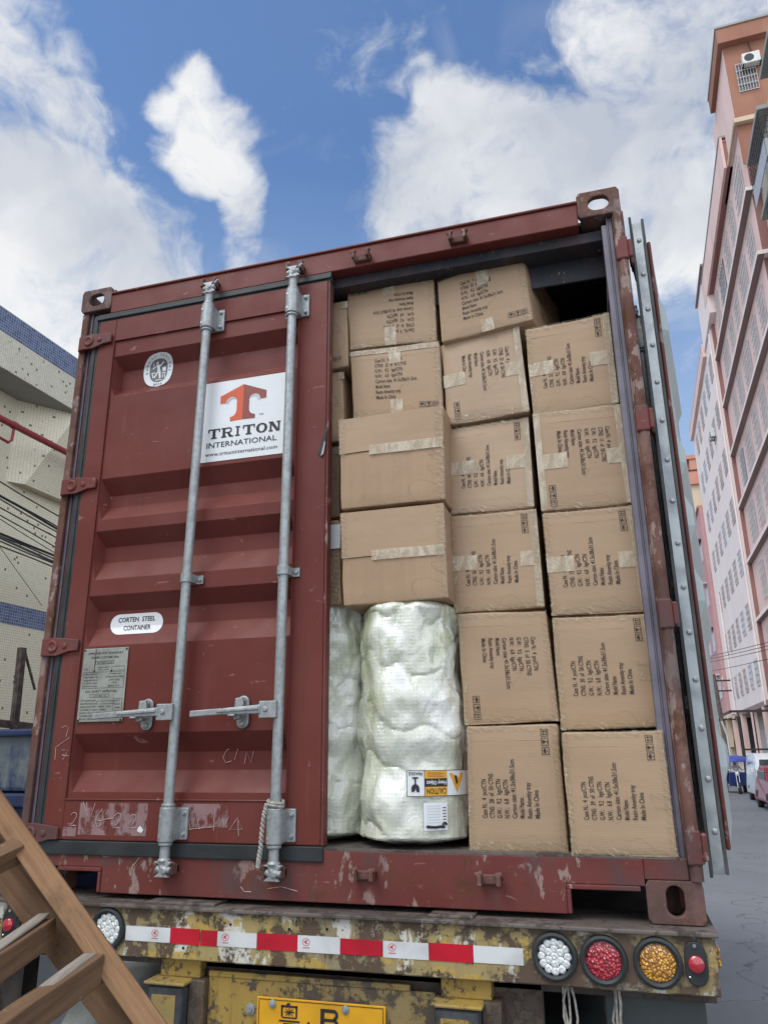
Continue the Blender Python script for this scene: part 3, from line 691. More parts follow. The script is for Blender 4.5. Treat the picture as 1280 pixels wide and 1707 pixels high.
        mb = MB(T); mb.tube([(X, -.048, 1.126), (X, -.048, 1.160)], .0245, 18); mb.box(X - .040, X + .048, -.009, .0, 1.126, 1.160); mb.box(X - .0245, X + .0245, -.04, -.006, 1.127, 1.159)
        mb.lathe((X + .035, -.009, 1.143), (0, -1, 0), [(.0085, 0), (.0085, .005), (.006, .008), (0, .008)], 10); mb.lathe((X - .033, -.009, 1.143), (0, -1, 0), [(.0085, 0), (.0085, .005), (.006, .008), (0, .008)], 10)
        mb.lathe((X - .006, -.0722, 1.143), (0, -1, 0), [(.004, 0), (.004, .001), (0, .001)], 8)
        mb.build('rod_clamp', 'galvanised steel', leaf, bevel=.003)
        # handle
        X = f(.64); zh = .640; L_ = .330
        mb = MB(T); mb.box(X - .062, X + .004, -.082, -.050, zh - .030, zh + .028); mb.lathe((X - .036, -.082, zh), (0, -1, 0), [(.010, 0), (.010, .004), (.006, .007), (0, .007)], 10)
        mb.build('handle_hub', 'galvanised steel', leaf, bevel=.004)
        mb = MB(T); mb.hexa([Vector(p) for p in ((X - .055, -.086, zh - .015), (X - .20, -.094, zh - .016), (X - .20, -.082, zh - .016), (X - .055, -.068, zh - .015), (X - .055, -.086, zh + .016), (X - .20, -.094, zh + .006), (X - .20, -.082, zh + .006), (X - .055, -.068, zh + .016))])
        mb.hexa([Vector(p) for p in ((X - .20, -.096, zh - .016), (X - L_, -.092, zh - .022), (X - L_, -.074, zh - .022), (X - .20, -.074, zh - .016), (X - .20, -.096, zh + .006), (X - L_, -.092, zh + .000), (X - L_, -.074, zh + .000), (X - .20, -.074, zh + .006))])
        mb.bar((X - .06, -.092, zh + .004), (X - .22, -.097, zh - .004), .006, .012)
        mb.build('handle', 'galvanised steel', leaf, bevel=.003)
        xc = X - (.148 if i == 0 else .160)
        mb = MB(T); pts = []
        for k in range(13):
            a_ = math.pi * k / 12; pts.append((.024 * math.cos(a_), .036 + .022 * math.sin(a_)))
        pts += [(-p[0], -p[1]) for p in pts]
        mb.poly(pts, (xc, 0, zh - .004), (1, 0, 0), (0, 0, 1), .009)
        mb.build('catch_plate', 'galvanised steel', leaf, bevel=.003)
        mb = MB(T)
        for dz in (.040, -.042): mb.lathe((xc, -.010, zh - .004 + dz), (0, -1, 0), [(.011, 0), (.011, .005), (.007, .009), (0, .009)], 12)
        mb.poly([(-.016, .044), (.012, .046), (.018, .020), (.008, .000), (-.018, -.008), (-.046, -.008), (-.040, .006), (-.018, .012)], (xc, -.026, zh), (1, 0, 0), (0, 0, 1), .016)
        mb.poly([(-.010, -.012), (.016, -.014), (.018, -.030), (-.004, -.034)], (xc, -.04, zh), (1, 0, 0), (0, 0, 1), .03)
        mb.box(xc - .014, xc + .012, -.10, -.01, zh - .022, zh - .016)
        mb.build('handle_catch', 'galvanised steel', leaf, bevel=.003)
    # hinges
    for zc in (2.303, 1.602, .912, .212):
        mb = MB(T)
        mb.poly([(.036, -.036), (.100, -.038), (.158, -.022), (.196, -.020), (.198, .022), (.160, .028), (.090, .036), (.036, .032)], (0, -.004, zc), (1, 0, 0), (0, 0, 1), .012)
        if closed: mb.tube([(.030, .006, zc - .036), (.030, .006, zc + .034)], .018, 14)
        mb.lathe((.078, -.016, zc), (0, -1, 0), [(.026, 0), (.024, .006), (.015, .007), (.012, .003), (0, .003)], 16); mb.lathe((.135, -.016, zc), (0, -1, 0), [(.013, 0), (.010, .005), (0, .006)], 12)
        mb.build('hinge', 'rusty container paint' if not closed else 'worn container paint', leaf, bevel=.004)
    return leaf
left = door_leaf(None, True)
left['label'] = 'closed left door leaf with two galvanised lock rods, stickers and chalk marks'

def onface(x, z, y=.0): return Vector((x, y, z))
UX, UZ = Vector((1, 0, 0)), Vector((0, 0, 1))
def panel_depth(z):
    zs = [(2.292, 0)] + DOORZ + [(.332, 0)]
    for (za, a_), (zb, b_) in zip(zs, zs[1:]):
        if zb <= z <= za: return .006 + .052 * (a_ + (b_ - a_) * (za - z) / (za - zb))
    return .006
def bent(mb_, lift):
    """lay a flat print on the pressed panel"""
    for p in mb_.v: p.x = 2.2487 + (p.x - 2.2487) * 1.0114; p.z = .487 + (p.z - .487) * 1.0114
    mb_.fixed = True
    out_ = []
    for p in mb_.v:
        k = 1.0; d_ = 0
        for _ in range(14):
            z = .487 + (p.z - .487) * k; d_ = panel_depth(z) - lift; k = (2.64 + d_) / 2.64
        out_.append(Vector((2.2487 + (p.x - 2.2487) * k, d_, .487 + (p.z - .487) * k)))
    mb_.v = out_
def sliced(mb_, pts, n=30):
    """fill a convex outline with thin horizontal slices so that it can bend"""
    z0 = min(p[1] for p in pts); z1 = max(p[1] for p in pts); rows = []
    for i in range(n + 1):
        z = z0 + (z1 - z0) * min(max(i / n, .002), .998); xs_ = []
        for a_, b_ in zip(pts, pts[1:] + pts[:1]):
            if (a_[1] - z) * (b_[1] - z) <= 0 and abs(a_[1] - b_[1]) > 1e-9: xs_.append(a_[0] + (b_[0] - a_[0]) * (z - a_[1]) / (b_[1] - a_[1]))
        rows.append(((min(xs_), 0, z), (max(xs_), 0, z)))
    for a_, b_ in zip(rows, rows[1:]): mb_.add([a_[0], a_[1], b_[1], b_[0]], [(0, 1, 2, 3)])
# --- T... company placard
FACE[0] = True
mb = MB(); ys = .0035
mb.box(.700, 1.076, ys, .006, 1.628, 1.985); pl = mb.build('company_placard', 'white label', left)
y2 = ys - .0015
def P2(pts, mb_, x, z, k, y=y2): mb_.poly([(a_ * k, b_ * k) for a_, b_ in pts], (x, y, z), UX, UZ)
def quarter(cx, cy, r, a0, a1, n=8): return [(cx + r * math.cos(R_(a0 + (a1 - a0) * i / n)), cy + r * math.sin(R_(a0 + (a1 - a0) * i / n))) for i in range(n + 1)]
LX = .883; LZ = 1.800                # base centre of the big T
# left half of the emblem (orange), right half (dark red): unit = metres
lh = [(0, 0), (-.056, -.002), (-.056, .016)] + quarter(-.056, .044, .028, -90, 0, 5) + [(-.028, .082)] + quarter(-.052, .082, .026, 0, 180, 8) + [(-.104, .082), (-.104, .116), (0, .158)]
mb = MB(); P2(lh, mb, LX, LZ, 1); mb.build('emblem_left_half', 'orange print', pl)
mb = MB(); P2([(-a_, b_) for a_, b_ in lh][::-1], mb, LX, LZ, 1); mb.build('emblem_right_half', 'dark red print', pl)
for s_ in (-1, 1):
    mb = MB()
    arc = [(a_ * 1, b_) for a_, b_ in quarter(s_ * .052, .082, .026, 0, 180, 8)] + quarter(s_ * .045, .076, .022, 180, 0, 8)
    P2(arc, mb, LX, LZ, 1, y2 + .0003)
    mb.build('emblem_arc', 'pale grey print', pl)  # pale grey arcs printed inside the emblem
def slab(mb_, ch, x, z, h, w_, y=y2):
    """slab-serif capitals from bars: stems st, serifs"""
    st = w_ * .24; se = h * .13; q = lambda x0, z0, x1, z1: mb_.poly([(x0, z0), (x1, z0), (x1, z1), (x0, z1)], (x, y, z), UX, UZ)
    if ch == 'T': q(w_ / 2 - st / 2, se, w_ / 2 + st / 2, h - se); q(w_ * .26, 0, w_ * .74, se); q(0, h - se, w_, h); q(0, h * .64, w_ * .10, h - se); q(w_ * .9, h * .64, w_, h - se)
    elif ch == 'I': q(w_ / 2 - st / 2, se, w_ / 2 + st / 2, h - se); q(w_ * .2, 0, w_ * .8, se); q(w_ * .2, h - se, w_ * .8, h)
    elif ch == 'R':
        q(w_ * .12, se, w_ * .12 + st, h - se); q(0, 0, w_ * .48, se); q(0, h - se, w_ * .7, h); q(w_ * .36, h * .44, w_ * .7, h * .44 + se * .8)
        mb_.poly(quarter(w_ * .70, h * .72, h * .28, -90, 90, 8) + quarter(w_ * .70, h * .72, h * .14, 90, -90, 8), (x, y, z), UX, UZ)
        mb_.poly([(w_ * .5, h * .46), (w_ * .74, h * .46), (w_ * .98, 0), (w_ * .72, 0)], (x, y, z), UX, UZ); q(w_ * .74, 0, w_ * 1.08, se)
    elif ch == 'N':
        q(w_ * .10, se, w_ * .10 + st * .62, h - se); q(w_ * .78, 0, w_ * .78 + st * .62, h - se); q(0, 0, w_ * .36, se); q(0, h - se, w_ * .3, h); q(w_ * .66, h - se, w_, h)
        mb_.poly([(w_ * .06, h), (w_ * .36, h), (w_ * .92, 0), (w_ * .66, 0)], (x, y - .0002, z), UX, UZ)
    elif ch == 'O':
        n = 20; A = [(w_ / 2 + w_ * .5 * math.cos(2 * math.pi * k / n), h / 2 + h * .5 * math.sin(2 * math.pi * k / n)) for k in range(n)]; B = [(w_ / 2 + w_ * .25 * math.cos(2 * math.pi * k / n), h / 2 + h * .36 * math.sin(2 * math.pi * k / n)) for k in range(n)]
        V = [Vector((x + a_, y, z + b_)) for a_, b_ in A + B]; mb_.add(V, [(k, (k + 1) % n, n + (k + 1) % n, n + k) for k in range(n)])
mb = MB(); xx = .731
for ch, ww in (('T', .054), ('R', .052), ('I', .034), ('T', .054), ('O', .050), ('N', .052)):
    slab(mb, ch, xx, 1.728, .043, ww); xx += ww + .0055
mb.build('company_name', 'black ink', pl); mb = MB()
put_text(mb, 'INTERNATIONAL', (.727, y2, 1.688), UX, UZ, .023, .312, bold=.006)
mb.build('company_name', 'black ink', pl); mb = MB()
put_text(mb, 'www.tritoninternational.com', (.723, y2, 1.652), UX, UZ, .0165, .320, bold=.002)
mb.build('web_address', 'black ink', pl); mb = MB()
put_text(mb, 'TM', (.958, y2, 1.806), UX, UZ, .008, .018)
mb.build('trademark_sign', 'black ink', pl)
# --- oval inspection sticker
def ellipse(cx, cz, rx, rz, n=28, pw=2.4):
    o_ = []
    for k in range(n):
        a_ = 2 * math.pi * k / n; c_, s_ = math.cos(a_), math.sin(a_)
        o_.append((cx + rx * math.copysign(abs(c_) ** (2 / pw), c_), cz + rz * math.copysign(abs(s_) ** (2 / pw), s_)))
    return o_
# the sticker bridges the pressed step: upper part lies in the recess, so it sits on a plane of its own just above it
ycz = [(2.215, .002), (2.200, -.0005), (1.98, -.0005)]
mb = MB(); sliced(mb, ellipse(.468, 2.092, .072, .083)); bent(mb, .003); bv = mb.build('oval_sticker', 'white label', left)
mb = MB(); sliced(mb, ellipse(.470, 2.088, .044, .057)); bent(mb, .0042); mb.build('sticker_emblem_field', 'grey ink', bv)
mb = MB()
for (dx, dz, r) in ((-.008, .034, .007),): mb.poly(ellipse(.470 + dx, 2.088 + dz, r, r, 10, 2), (0, -.0012, 0), UX, UZ)
for pts in ([(-.010, .026), (.004, .026), (.008, -.004), (-.004, -.006)], [(.004, .022), (.022, .040), (.026, .036), (.008, .014)], [(-.006, .020), (-.028, .006), (-.030, .012), (-.010, .026)], [(-.002, -.004), (.010, -.004), (.014, -.040), (.006, -.042)], [(-.004, -.004), (.002, -.008), (-.016, -.038), (-.022, -.034)],
            [(-.034, -.010), (-.014, -.010), (-.014, -.015), (-.034, -.015)], [(-.032, -.018), (-.026, -.018), (-.020, -.036), (-.026, -.036)], [(.020, .010), (.036, .010), (.036, -.008), (.020, -.008)], [(.018, -.014), (.036, -.014), (.036, -.019), (.018, -.019)], [(.020, -.022), (.024, -.022), (.024, -.040), (.020, -.040)], [(.030, -.022), (.034, -.022), (.034, -.040), (.030, -.040)],
            [(-.030, .030), (-.024, .040), (-.022, .022), (-.028, .020)], [(-.012, -.046), (.020, -.046), (.020, -.050), (-.012, -.050)]):
    mb.poly([(.470 + a_, 2.088 + b_) for a_, b_ in pts], (0, -.0012, 0), UX, UZ)
bent(mb, .0056); mb.build('sticker_figure', 'white label', bv)
mb = MB(); word = 'BUREAU VERITAS'
for k, ch in enumerate(word):
    if ch == ' ': continue
    a_ = R_(192 - k * (204 / (len(word) - 1))); cx, cz = .469 + .0565 * math.cos(a_), 2.094 + .068 * math.sin(a_)
    u = Vector((math.sin(a_), 0, -math.cos(a_))); v = Vector((math.cos(a_), 0, math.sin(a_)))
    put_text(mb, ch, Vector((cx, -.0006, cz)) - v * .0055 - u * .004, u, v, .012, xs=.85, bold=.01)
bent(mb, .0044); mb.build('sticker_lettering', 'grey ink', bv); mb = MB()
for k, ch in enumerate('1828'):
    put_text(mb, ch, (.450 + k * .011, -.0006, 2.0165), UX, UZ, .009, .007, bold=.005)
bent(mb, .0044); mb.build('sticker_year', 'grey ink', bv)
# --- CORTEN STEEL CONTAINER (stands on the recess edge, on the leaf plane)
mb = MB(); pts = quarter(.392, .982 + .0, .040, 90, 270, 10) + quarter(.548, .982, .040, -90, 90, 10)
sliced(mb, pts); bent(mb, .0025); cs_ = mb.build('corten_sticker', 'white label', left)
mb = MB(); put_text(mb, 'CORTEN  STEEL', (.470, -.0006, .990), UX, UZ, .0185, .165, align='C', bold=.014); put_text(mb, 'CONTAINER', (.474, -.0006, .957), UX, UZ, .0185, .122, align='C', bold=.014)
bent(mb, .0040); mb.build('corten_lettering', 'black ink', cs_)
# --- approval plate
mb = MB(); mb.box(.243, .445, -.002, .003, .612, .892); ap = mb.build('approval_plate', 'engraved plate', left, bevel=.002)
mb = MB(); yy = -.0028
put_text(mb, 'APPROVED FOR TRANSPORT', (.344, yy, .868), UX, UZ, .0085, .160, align='C', bold=.008); put_text(mb, 'UNDER CUSTOMS SEAL', (.344, yy, .852), UX, UZ, .0085, .128, align='C', bold=.008)
put_text(mb, 'CSC SAFETY APPROVAL', (.340, yy, .722), UX, UZ, .0085, .142, align='C', bold=.008)
def frame(mb_, x0, x1, z0, z1, y, t=.0012):
    for q in ((x0, x1, z0, z0 + t), (x0, x1, z1 - t, z1), (x0, x0 + t, z0, z1), (x1 - t, x1, z0, z1)): mb_.poly([(q[0], q[2]), (q[1], q[2]), (q[1], q[3]), (q[0], q[3])], (0, y, 0), UX, UZ)
frame(mb, .302, .386, .830, .842, yy); put_text(mb, 'GB C 0612 R 1234', (.344, yy, .833), UX, UZ, .006, .07, align='C')
frame(mb, .292, .378, .703, .716, yy); put_text(mb, 'CCS 0406 112', (.335, yy, .706), UX, UZ, .006, .06, align='C')
frame(mb, .252, .438, .738, .800, yy); frame(mb, .324, .404, .678, .690, yy); frame(mb, .398, .438, .634, .698, yy)
rr = random.Random(3)
put_text(mb, 'TYPE', (.252, yy, .808), UX, UZ, .006, .018); put_text(mb, "MANUFACTURER'S No.", (.318, yy, .815), UX, UZ, .005, .055); put_text(mb, 'OF THE CONTAINER', (.318, yy, .806), UX, UZ, .005, .05); frame(mb, .378, .438, .804, .820, yy)
LN = ['TIMBER COMPONENT', 'TREATMENT IM', 'RADALEUM FHL 60', '10 YEAR 2006', 'IDENTIFICATION']
for i, tx in enumerate(LN): put_text(mb, tx, (.256, yy, .789 - i * .0115), UX, UZ, .006, .062)
for i, tx in enumerate(['OWNER NO.', 'INTERNATIONAL', 'LIMITED', 'OF', 'BERMUDA']): put_text(mb, tx, (.395, yy, .789 - i * .0115), UX, UZ, .006, .012 + .006 * len(tx) * .9, align='C')
for i, tx in enumerate(['DATE MANUFACTURED', 'IDENTIFICATION NO.', 'MAXIMUM GROSS WEIGHT   30480 KG   67200 LB', 'ALLOWABLE STACKING   216000 KG', 'RACKING TEST LOAD VALUE   15240 KG', 'TRANSVERSE RACKING', 'END WALL STRENGTH']):
    put_text(mb, tx, (.252, yy, .689 - i * .0115), UX, UZ, .006, min(.138, .0040 * len(tx)))
for i, tx in enumerate(['NEXT', 'DATE', '2008', '2010']): put_text(mb, tx, (.405, yy, .686 - i * .013), UX, UZ, .007, .024)
mb.build('plate_lettering', 'black ink', ap)
for (x, z) in ((.300, .803), (.378, .803), (.249, .886), (.438, .886), (.249, .618), (.438, .618)):
    mb = MB(); mb.lathe((x, -.002, z), (0, -1, 0), [(.0045, 0), (.004, .002), (0, .003)], 8); mb.build('plate_rivet', 'dark steel', ap)
mb = MB(); mb.tube([(.300, -.003, .803), (.300, -.003, .890)], .0012, 5); mb.build('rust_streak', 'dark steel', ap)
# --- residue of torn labels, chalk
mb = MB()
for (x0, x1, z0, z1) in ((.298, .585, .212, .322), (.720, .905, .245, .322)): mb.poly([(x0, z0), (x1, z0), (x1, z1), (x0, z1)], (0, -.0008, 0), UX, UZ)
mb.poly([(.232, .206), (.290, .206), (.290, .238), (.232, .238)], (0, -.0008, 0), UX, UZ)
mb.build('torn_label_residue', 'adhesive residue', left)
mb = MB(); mb.poly([(.548, .228), (.566, .222), (.574, .232), (.560, .246), (.552, .240)], (0, -.0015, 0), UX, UZ, .001); mb.build('paper_scrap', 'white label', left)
mb = MB()
def chalk(pts, x, z, k, r=.0016, y=-.0016): mb.tube([(x + a_ * k, y, z + b_ * k) for a_, b_ in pts], r, 5)
TWO = [(0, .8), (.2, 1), (.5, .95), (.55, .7), (.3, .3), (0, 0), (.6, .02)]
SIX = [(.4, 1), (.1, .6), (.0, .3), (.15, .02), (.4, .1), (.4, .35), (.1, .35)]
chalk(TWO, .262, .242, .046); chalk(SIX, .370, .240, .062); chalk([(0, .5), (.9, .6)], .400, .240, .05); chalk(TWO, .450, .238, .05); chalk(TWO, .515, .238, .046)
mb.build('chalk_writing', 'chalk', left); mb = MB()
chalk([(0, 1), (.5, 0), (.3, 1)], .310, .275, .05); chalk([(0, 0), (.3, 1)], .350, .28, .04)
mb.build('chalk_writing', 'chalk', left); mb = MB(); chalk([(.6, .9), (.2, .7), (0, .3), (.2, 0), (.6, .1)], .848, .46, .06, .0013, .052); chalk([(0, 0), (.3, 1)], .895, .470, .05, .0013, .052); chalk([(0, 0), (.15, .8), (.5, .1), (.7, .9)], .935, .455, .05, .0013, .052)
mb.build('chalk_writing', 'chalk', left); mb = MB()
chalk([(0, 1), (.3, 0), (.6, .9), (.9, .05)], .745, .235, .06); chalk([(0, 0), (1, .1)], .73, .235, .13); chalk([(.2, 1), (.2, 0)], .84, .235, .07); chalk([(0, .3), (.5, .9), (.7, .1), (1, .8)], .86, .24, .05); chalk([(.5, 1), (0, .3), (.8, .35), (.5, .9), (.6, 0)], .915, .22, .06)
# marks beside the plate: 9/17 turned on its side
mb.build('chalk_writing', 'chalk', left); mb = MB()
chalk([(0, .8), (.5, 1), (.9, .8), (.5, .4), (.05, .7)], .178, .565, .035, .0013); chalk([(.9, .8), (.7, -.2)], .178, .565, .035, .0013); chalk([(0, 0), (1, .6)], .160, .520, .06, .0013); chalk([(0, 1), (.05, 0)], .162, .475, .045, .0013); chalk([(0, 1), (.8, 1), (.2, 0)], .192, .475, .035, .0013); chalk([(0, .5), (.9, .4)], .192, .475, .035, .0013)
mb.build('chalk_writing', 'chalk', left)
FACE[0] = False
mb = MB(); 
def mark(pts, y=.0022): mb.tube([(a_, y, b_) for a_, b_ in pts], .0016, 5)
mark([(.25, .150), (.36, .152), (.40, .135), (.44, .142), (.52, .153)]); mark([(.555, .150), (.52, .105), (.515, .075)]); mark([(.95, .055), (.965, .040), (.99, .040)]); mark([(1.05, .052), (1.10, .060), (1.16, .048)])
mb.build('sill_scratches', 'chalk', cont)
mb = MB(); mb.poly([(1.205, 1.62), (1.222, 1.60), (1.232, 1.612), (1.240, 1.66), (1.244, 1.74), (1.232, 1.70), (1.220, 1.65), (1.214, 1.632)], (0, -.003, 0), UX, UZ, .002)
mb.build('bent_metal_tab', 'dark steel', left)
mb = MB(); mb.poly([(1.222, 1.604), (1.232, 1.612), (1.240, 1.66), (1.236, 1.665)], (0, -.0065, 0), UX, UZ, .001); mb.build('tab_edge', 'bright galvanised steel', left)
# twine on the right-hand lock rod
mb = MB(); hel = []
for i in range(14):
    a_ = i / 13 * 2 * math.pi * 1.3; hel.append((1.0925 + .027 * math.cos(a_), -.048 + .027 * math.sin(a_), .322 + .006 * math.sin(a_ * .7)))
drop = [(1.066, -.06, .325), (1.060, -.066, .29), (1.055, -.068, .24), (1.052, -.066, .19), (1.046, -.066, .15), (1.044, -.066, .125)]
for ph in (0, math.pi):
    pts = []
    for i in range(60):
        t = i / 59 * (len(drop) - 1); k = min(int(t), len(drop) - 2); f_ = t - k; p = Vector(drop[k]).lerp(Vector(drop[k + 1]), f_); a_ = i * .9 + ph; pts.append(p + Vector((.0045 * math.cos(a_), .0045 * math.sin(a_), 0)))
    mb.tube(pts, .0045, 6)
mb.tube(hel, .006, 6); mb.tube([(p[0], p[1], p[2] + .009) for p in hel], .006, 6)
ob = mb.build('twine', 'rope fibre'); tag(ob, 'grey twisted twine tied round the foot of the right-hand lock rod', 'twine')

# right leaf, swung open against the side: mirror the leaf and turn it about its hinge pin
HX, HY = W + .012, .018; TH = R_(262.9)
def Tr(p):
    x = W - p.x; y = p.y
    dx, dy = x - (W - .020), y - .010
    return Vector((HX + .028 + dx * math.cos(TH) - dy * math.sin(TH), HY + .012 + dx * math.sin(TH) + dy * math.cos(TH), p.z))
class TF:
    def __matmul__(s, p): return Tr(p)
right = door_leaf(TF(), False)
mb = MB(TF()); mb.box(.120, .152, .0455, .060, .192, 2.402); mb.build('hinge_stile', 'worn container paint', right, bevel=.006)
mb = MB(TF()); mb.box(1.112, 1.236, .0455, .058, .192, 2.402); mb.box(.168, 1.112, .0455, .058, .192, .332); mb.box(.168, 1.112, .0455, .058, 2.292, 2.402); mb.build('painted_sheen_cover', 'door inner painted sheen', right)  # added plate, carries the painted sky reflection over the red frame
right['label'] = 'open right door leaf swung back beside the container, seen edge on'
# bolted strip and seal along its hinge edge
mb = MB(TF()); mb.box(.066, .073, .002, .036, .13, 2.46)
st_ = mb.build('seal_strip', 'bright galvanised steel', right, bevel=.001)
mb = MB(TF()); z = .25
while z < 2.45:
    mb = MB(TF()); mb.lathe((.066, .022, z), (-1, 0, 0), [(.0095, 0), (.009, .004), (.004, .007), (0, .007)], 10); z += .152
    mb.build('strip_bolt', 'galvanised steel', st_)
mb = MB(TF()); mb.box(.062, .076, .037, .047, .13, 2.47); mb.box(.060, .075, -.008, .0015, .12, 2.49)
mb.build('seal_lip', 'dusty rubber', right, bevel=.002)
# jamb lugs on the right post
for zc in (2.303, 1.602, .912, .212):
    mb = MB(); mb.box(W - .036, W + .008, -.014, .012, zc - .050, zc + .048); mb.box(W + .006, W + .026, -.004, .010, zc - .040, zc + .038)
    mb.build('hinge_lug', 'worn container paint', cont, bevel=.006)
mb = MB(); mb.tube([(W - .014, .010, .118), (W - .014, .010, HC - .118)], .020, 12); mb.build('post_nosing', 'rusty container paint', cont, smooth=True)

# ================================================================ CARTONS
def carton_mesh(c8, r=.007, bulge=.004, seed=0):
    """c8: 8 corners (-x-y-z .. ) trilinear; rounded edges, slightly bulging faces"""
    Lx = (c8[1] - c8[0]).length; Ly = (c8[3] - c8[0]).length; Lz = (c8[4] - c8[0]).length
    def grid(L):
        e = r; a_ = [0, e * .35, e]; n = 7
        return a_ + [e + (L - 2 * e) * i / n for i in range(1, n)] + [L - e, L - e * .35, L]
    gx, gy, gz = grid(Lx), grid(Ly), grid(Lz); idx = {}; vs = []; fs = []
    so = seed * 3.71
    def vert(i, j, k):
        key = (i, j, k)
        if key in idx: return idx[key]
        p = Vector((gx[i], gy[j], gz[k])); q = Vector((min(max(p.x, r), Lx - r), min(max(p.y, r), Ly - r), min(max(p.z, r), Lz - r)))
        d = p - q
        if d.length > 1e-9: p = q + d.normalized() * r
        u, v_, w_ = p.x / Lx, p.y / Ly, p.z / Lz
        bot = c8[0].lerp(c8[1], u).lerp(c8[3].lerp(c8[2], u), v_); top = c8[4].lerp(c8[5], u).lerp(c8[7].lerp(c8[6], u), v_); P = bot.lerp(top, w_)
        s_ = math.sin(math.pi * u) * math.sin(math.pi * w_)
        nn = noise.noise(Vector((P.x * 6 + so, P.y * 6, P.z * 6))) * .009 + noise.noise(Vector((P.x * 22 + so, P.y * 22, P.z * 22))) * .0024
        if j == 0 or j == len(gy) - 1: P = P + Vector((0, -1 if j == 0 else 1, 0)) * (bulge * s_ + nn * .6)
        else: P = P + Vector((nn * .6, 0, nn * .6))
        idx[key] = len(vs); vs.append(P); return idx[key]
    nx, ny, nz = len(gx) - 1, len(gy) - 1, len(gz) - 1
    for i in range(nx):
        for k in range(nz):
            fs.append((vert(i, 0, k), vert(i + 1, 0, k), vert(i + 1, 0, k + 1), vert(i, 0, k + 1))); fs.append((vert(i, ny, k), vert(i, ny, k + 1), vert(i + 1, ny, k + 1), vert(i + 1, ny, k)))
    for j in range(ny):
        for k in range(nz):
            fs.append((vert(0, j, k), vert(0, j, k + 1), vert(0, j + 1, k + 1), vert(0, j + 1, k))); fs.append((vert(nx, j, k), vert(nx, j + 1, k), vert(nx, j + 1, k + 1), vert(nx, j, k + 1)))
    for i in range(nx):
        for j in range(ny):
            fs.append((vert(i, j, 0), vert(i, j + 1, 0), vert(i + 1, j + 1, 0), vert(i + 1, j, 0))); fs.append((vert(i, j, nz), vert(i + 1, j, nz), vert(i + 1, j + 1, nz), vert(i, j + 1, nz)))
    return vs, fs
LINES = ['Case N.:  %s  pcs/CTN', 'CTNS:  %s  of  50 CTNS', 'G.W.:   9.2   kgs/CTN', 'N.W.:   6.8   kgs/CTN', 'Carton size: 41.5x38x31.5cm', 'Model Name:', 'Resin Amenity tray', 'Made In China']
LW = [.117, .134, .117, .115, .176, .062, .106, .083]
def icons(mb, O, u, v, s_):
    """three boxed handling marks side by side: keep dry, fragile, this way up"""
    for k in range(3):
        o_ = O + u * (k * s_ * 1.18)
        def P(pts): mb.poly([(a_ * s_, b_ * s_) for a_, b_ in pts], o_, u, v)
        t = .07
        P([(0, 0), (1, 0), (1, t), (0, t)]); P([(0, 1 - t), (1, 1 - t), (1, 1), (0, 1)]); P([(0, t), (t, t), (t, 1 - t), (0, 1 - t)]); P([(1 - t, t), (1, t), (1, 1 - t), (1 - t, 1 - t)])
        if k == 0: P([(.5 + .34 * math.cos(R_(q)), .45 + .34 * math.sin(R_(q))) for q in range(0, 181, 20)]); P([(.47, .18), (.53, .18), (.53, .46), (.47, .46)]); P([(.36, .16), (.53, .16), (.53, .22), (.36, .22)])
        if k == 1: P([(.26, .84), (.74, .84), (.66, .5), (.53, .42), (.47, .42), (.34, .5)]); P([(.47, .22), (.53, .22), (.53, .44), (.47, .44)]); P([(.3, .14), (.7, .14), (.7, .22), (.3, .22)])
        if k == 2:
            for c_ in (.32, .68): P([(c_ - .045, .2), (c_ + .045, .2), (c_ + .045, .6), (c_ - .045, .6)]); P([(c_ - .15, .58), (c_ + .15, .58), (c_, .84)])
            P([(.14, .13), (.86, .13), (.86, .18), (.14, .18)])
NUMS = ['31', '47', '35', '11', '22', '18', '44', '36', '19', '33', '14', '29', '38', '40', '26']
ci = [0]
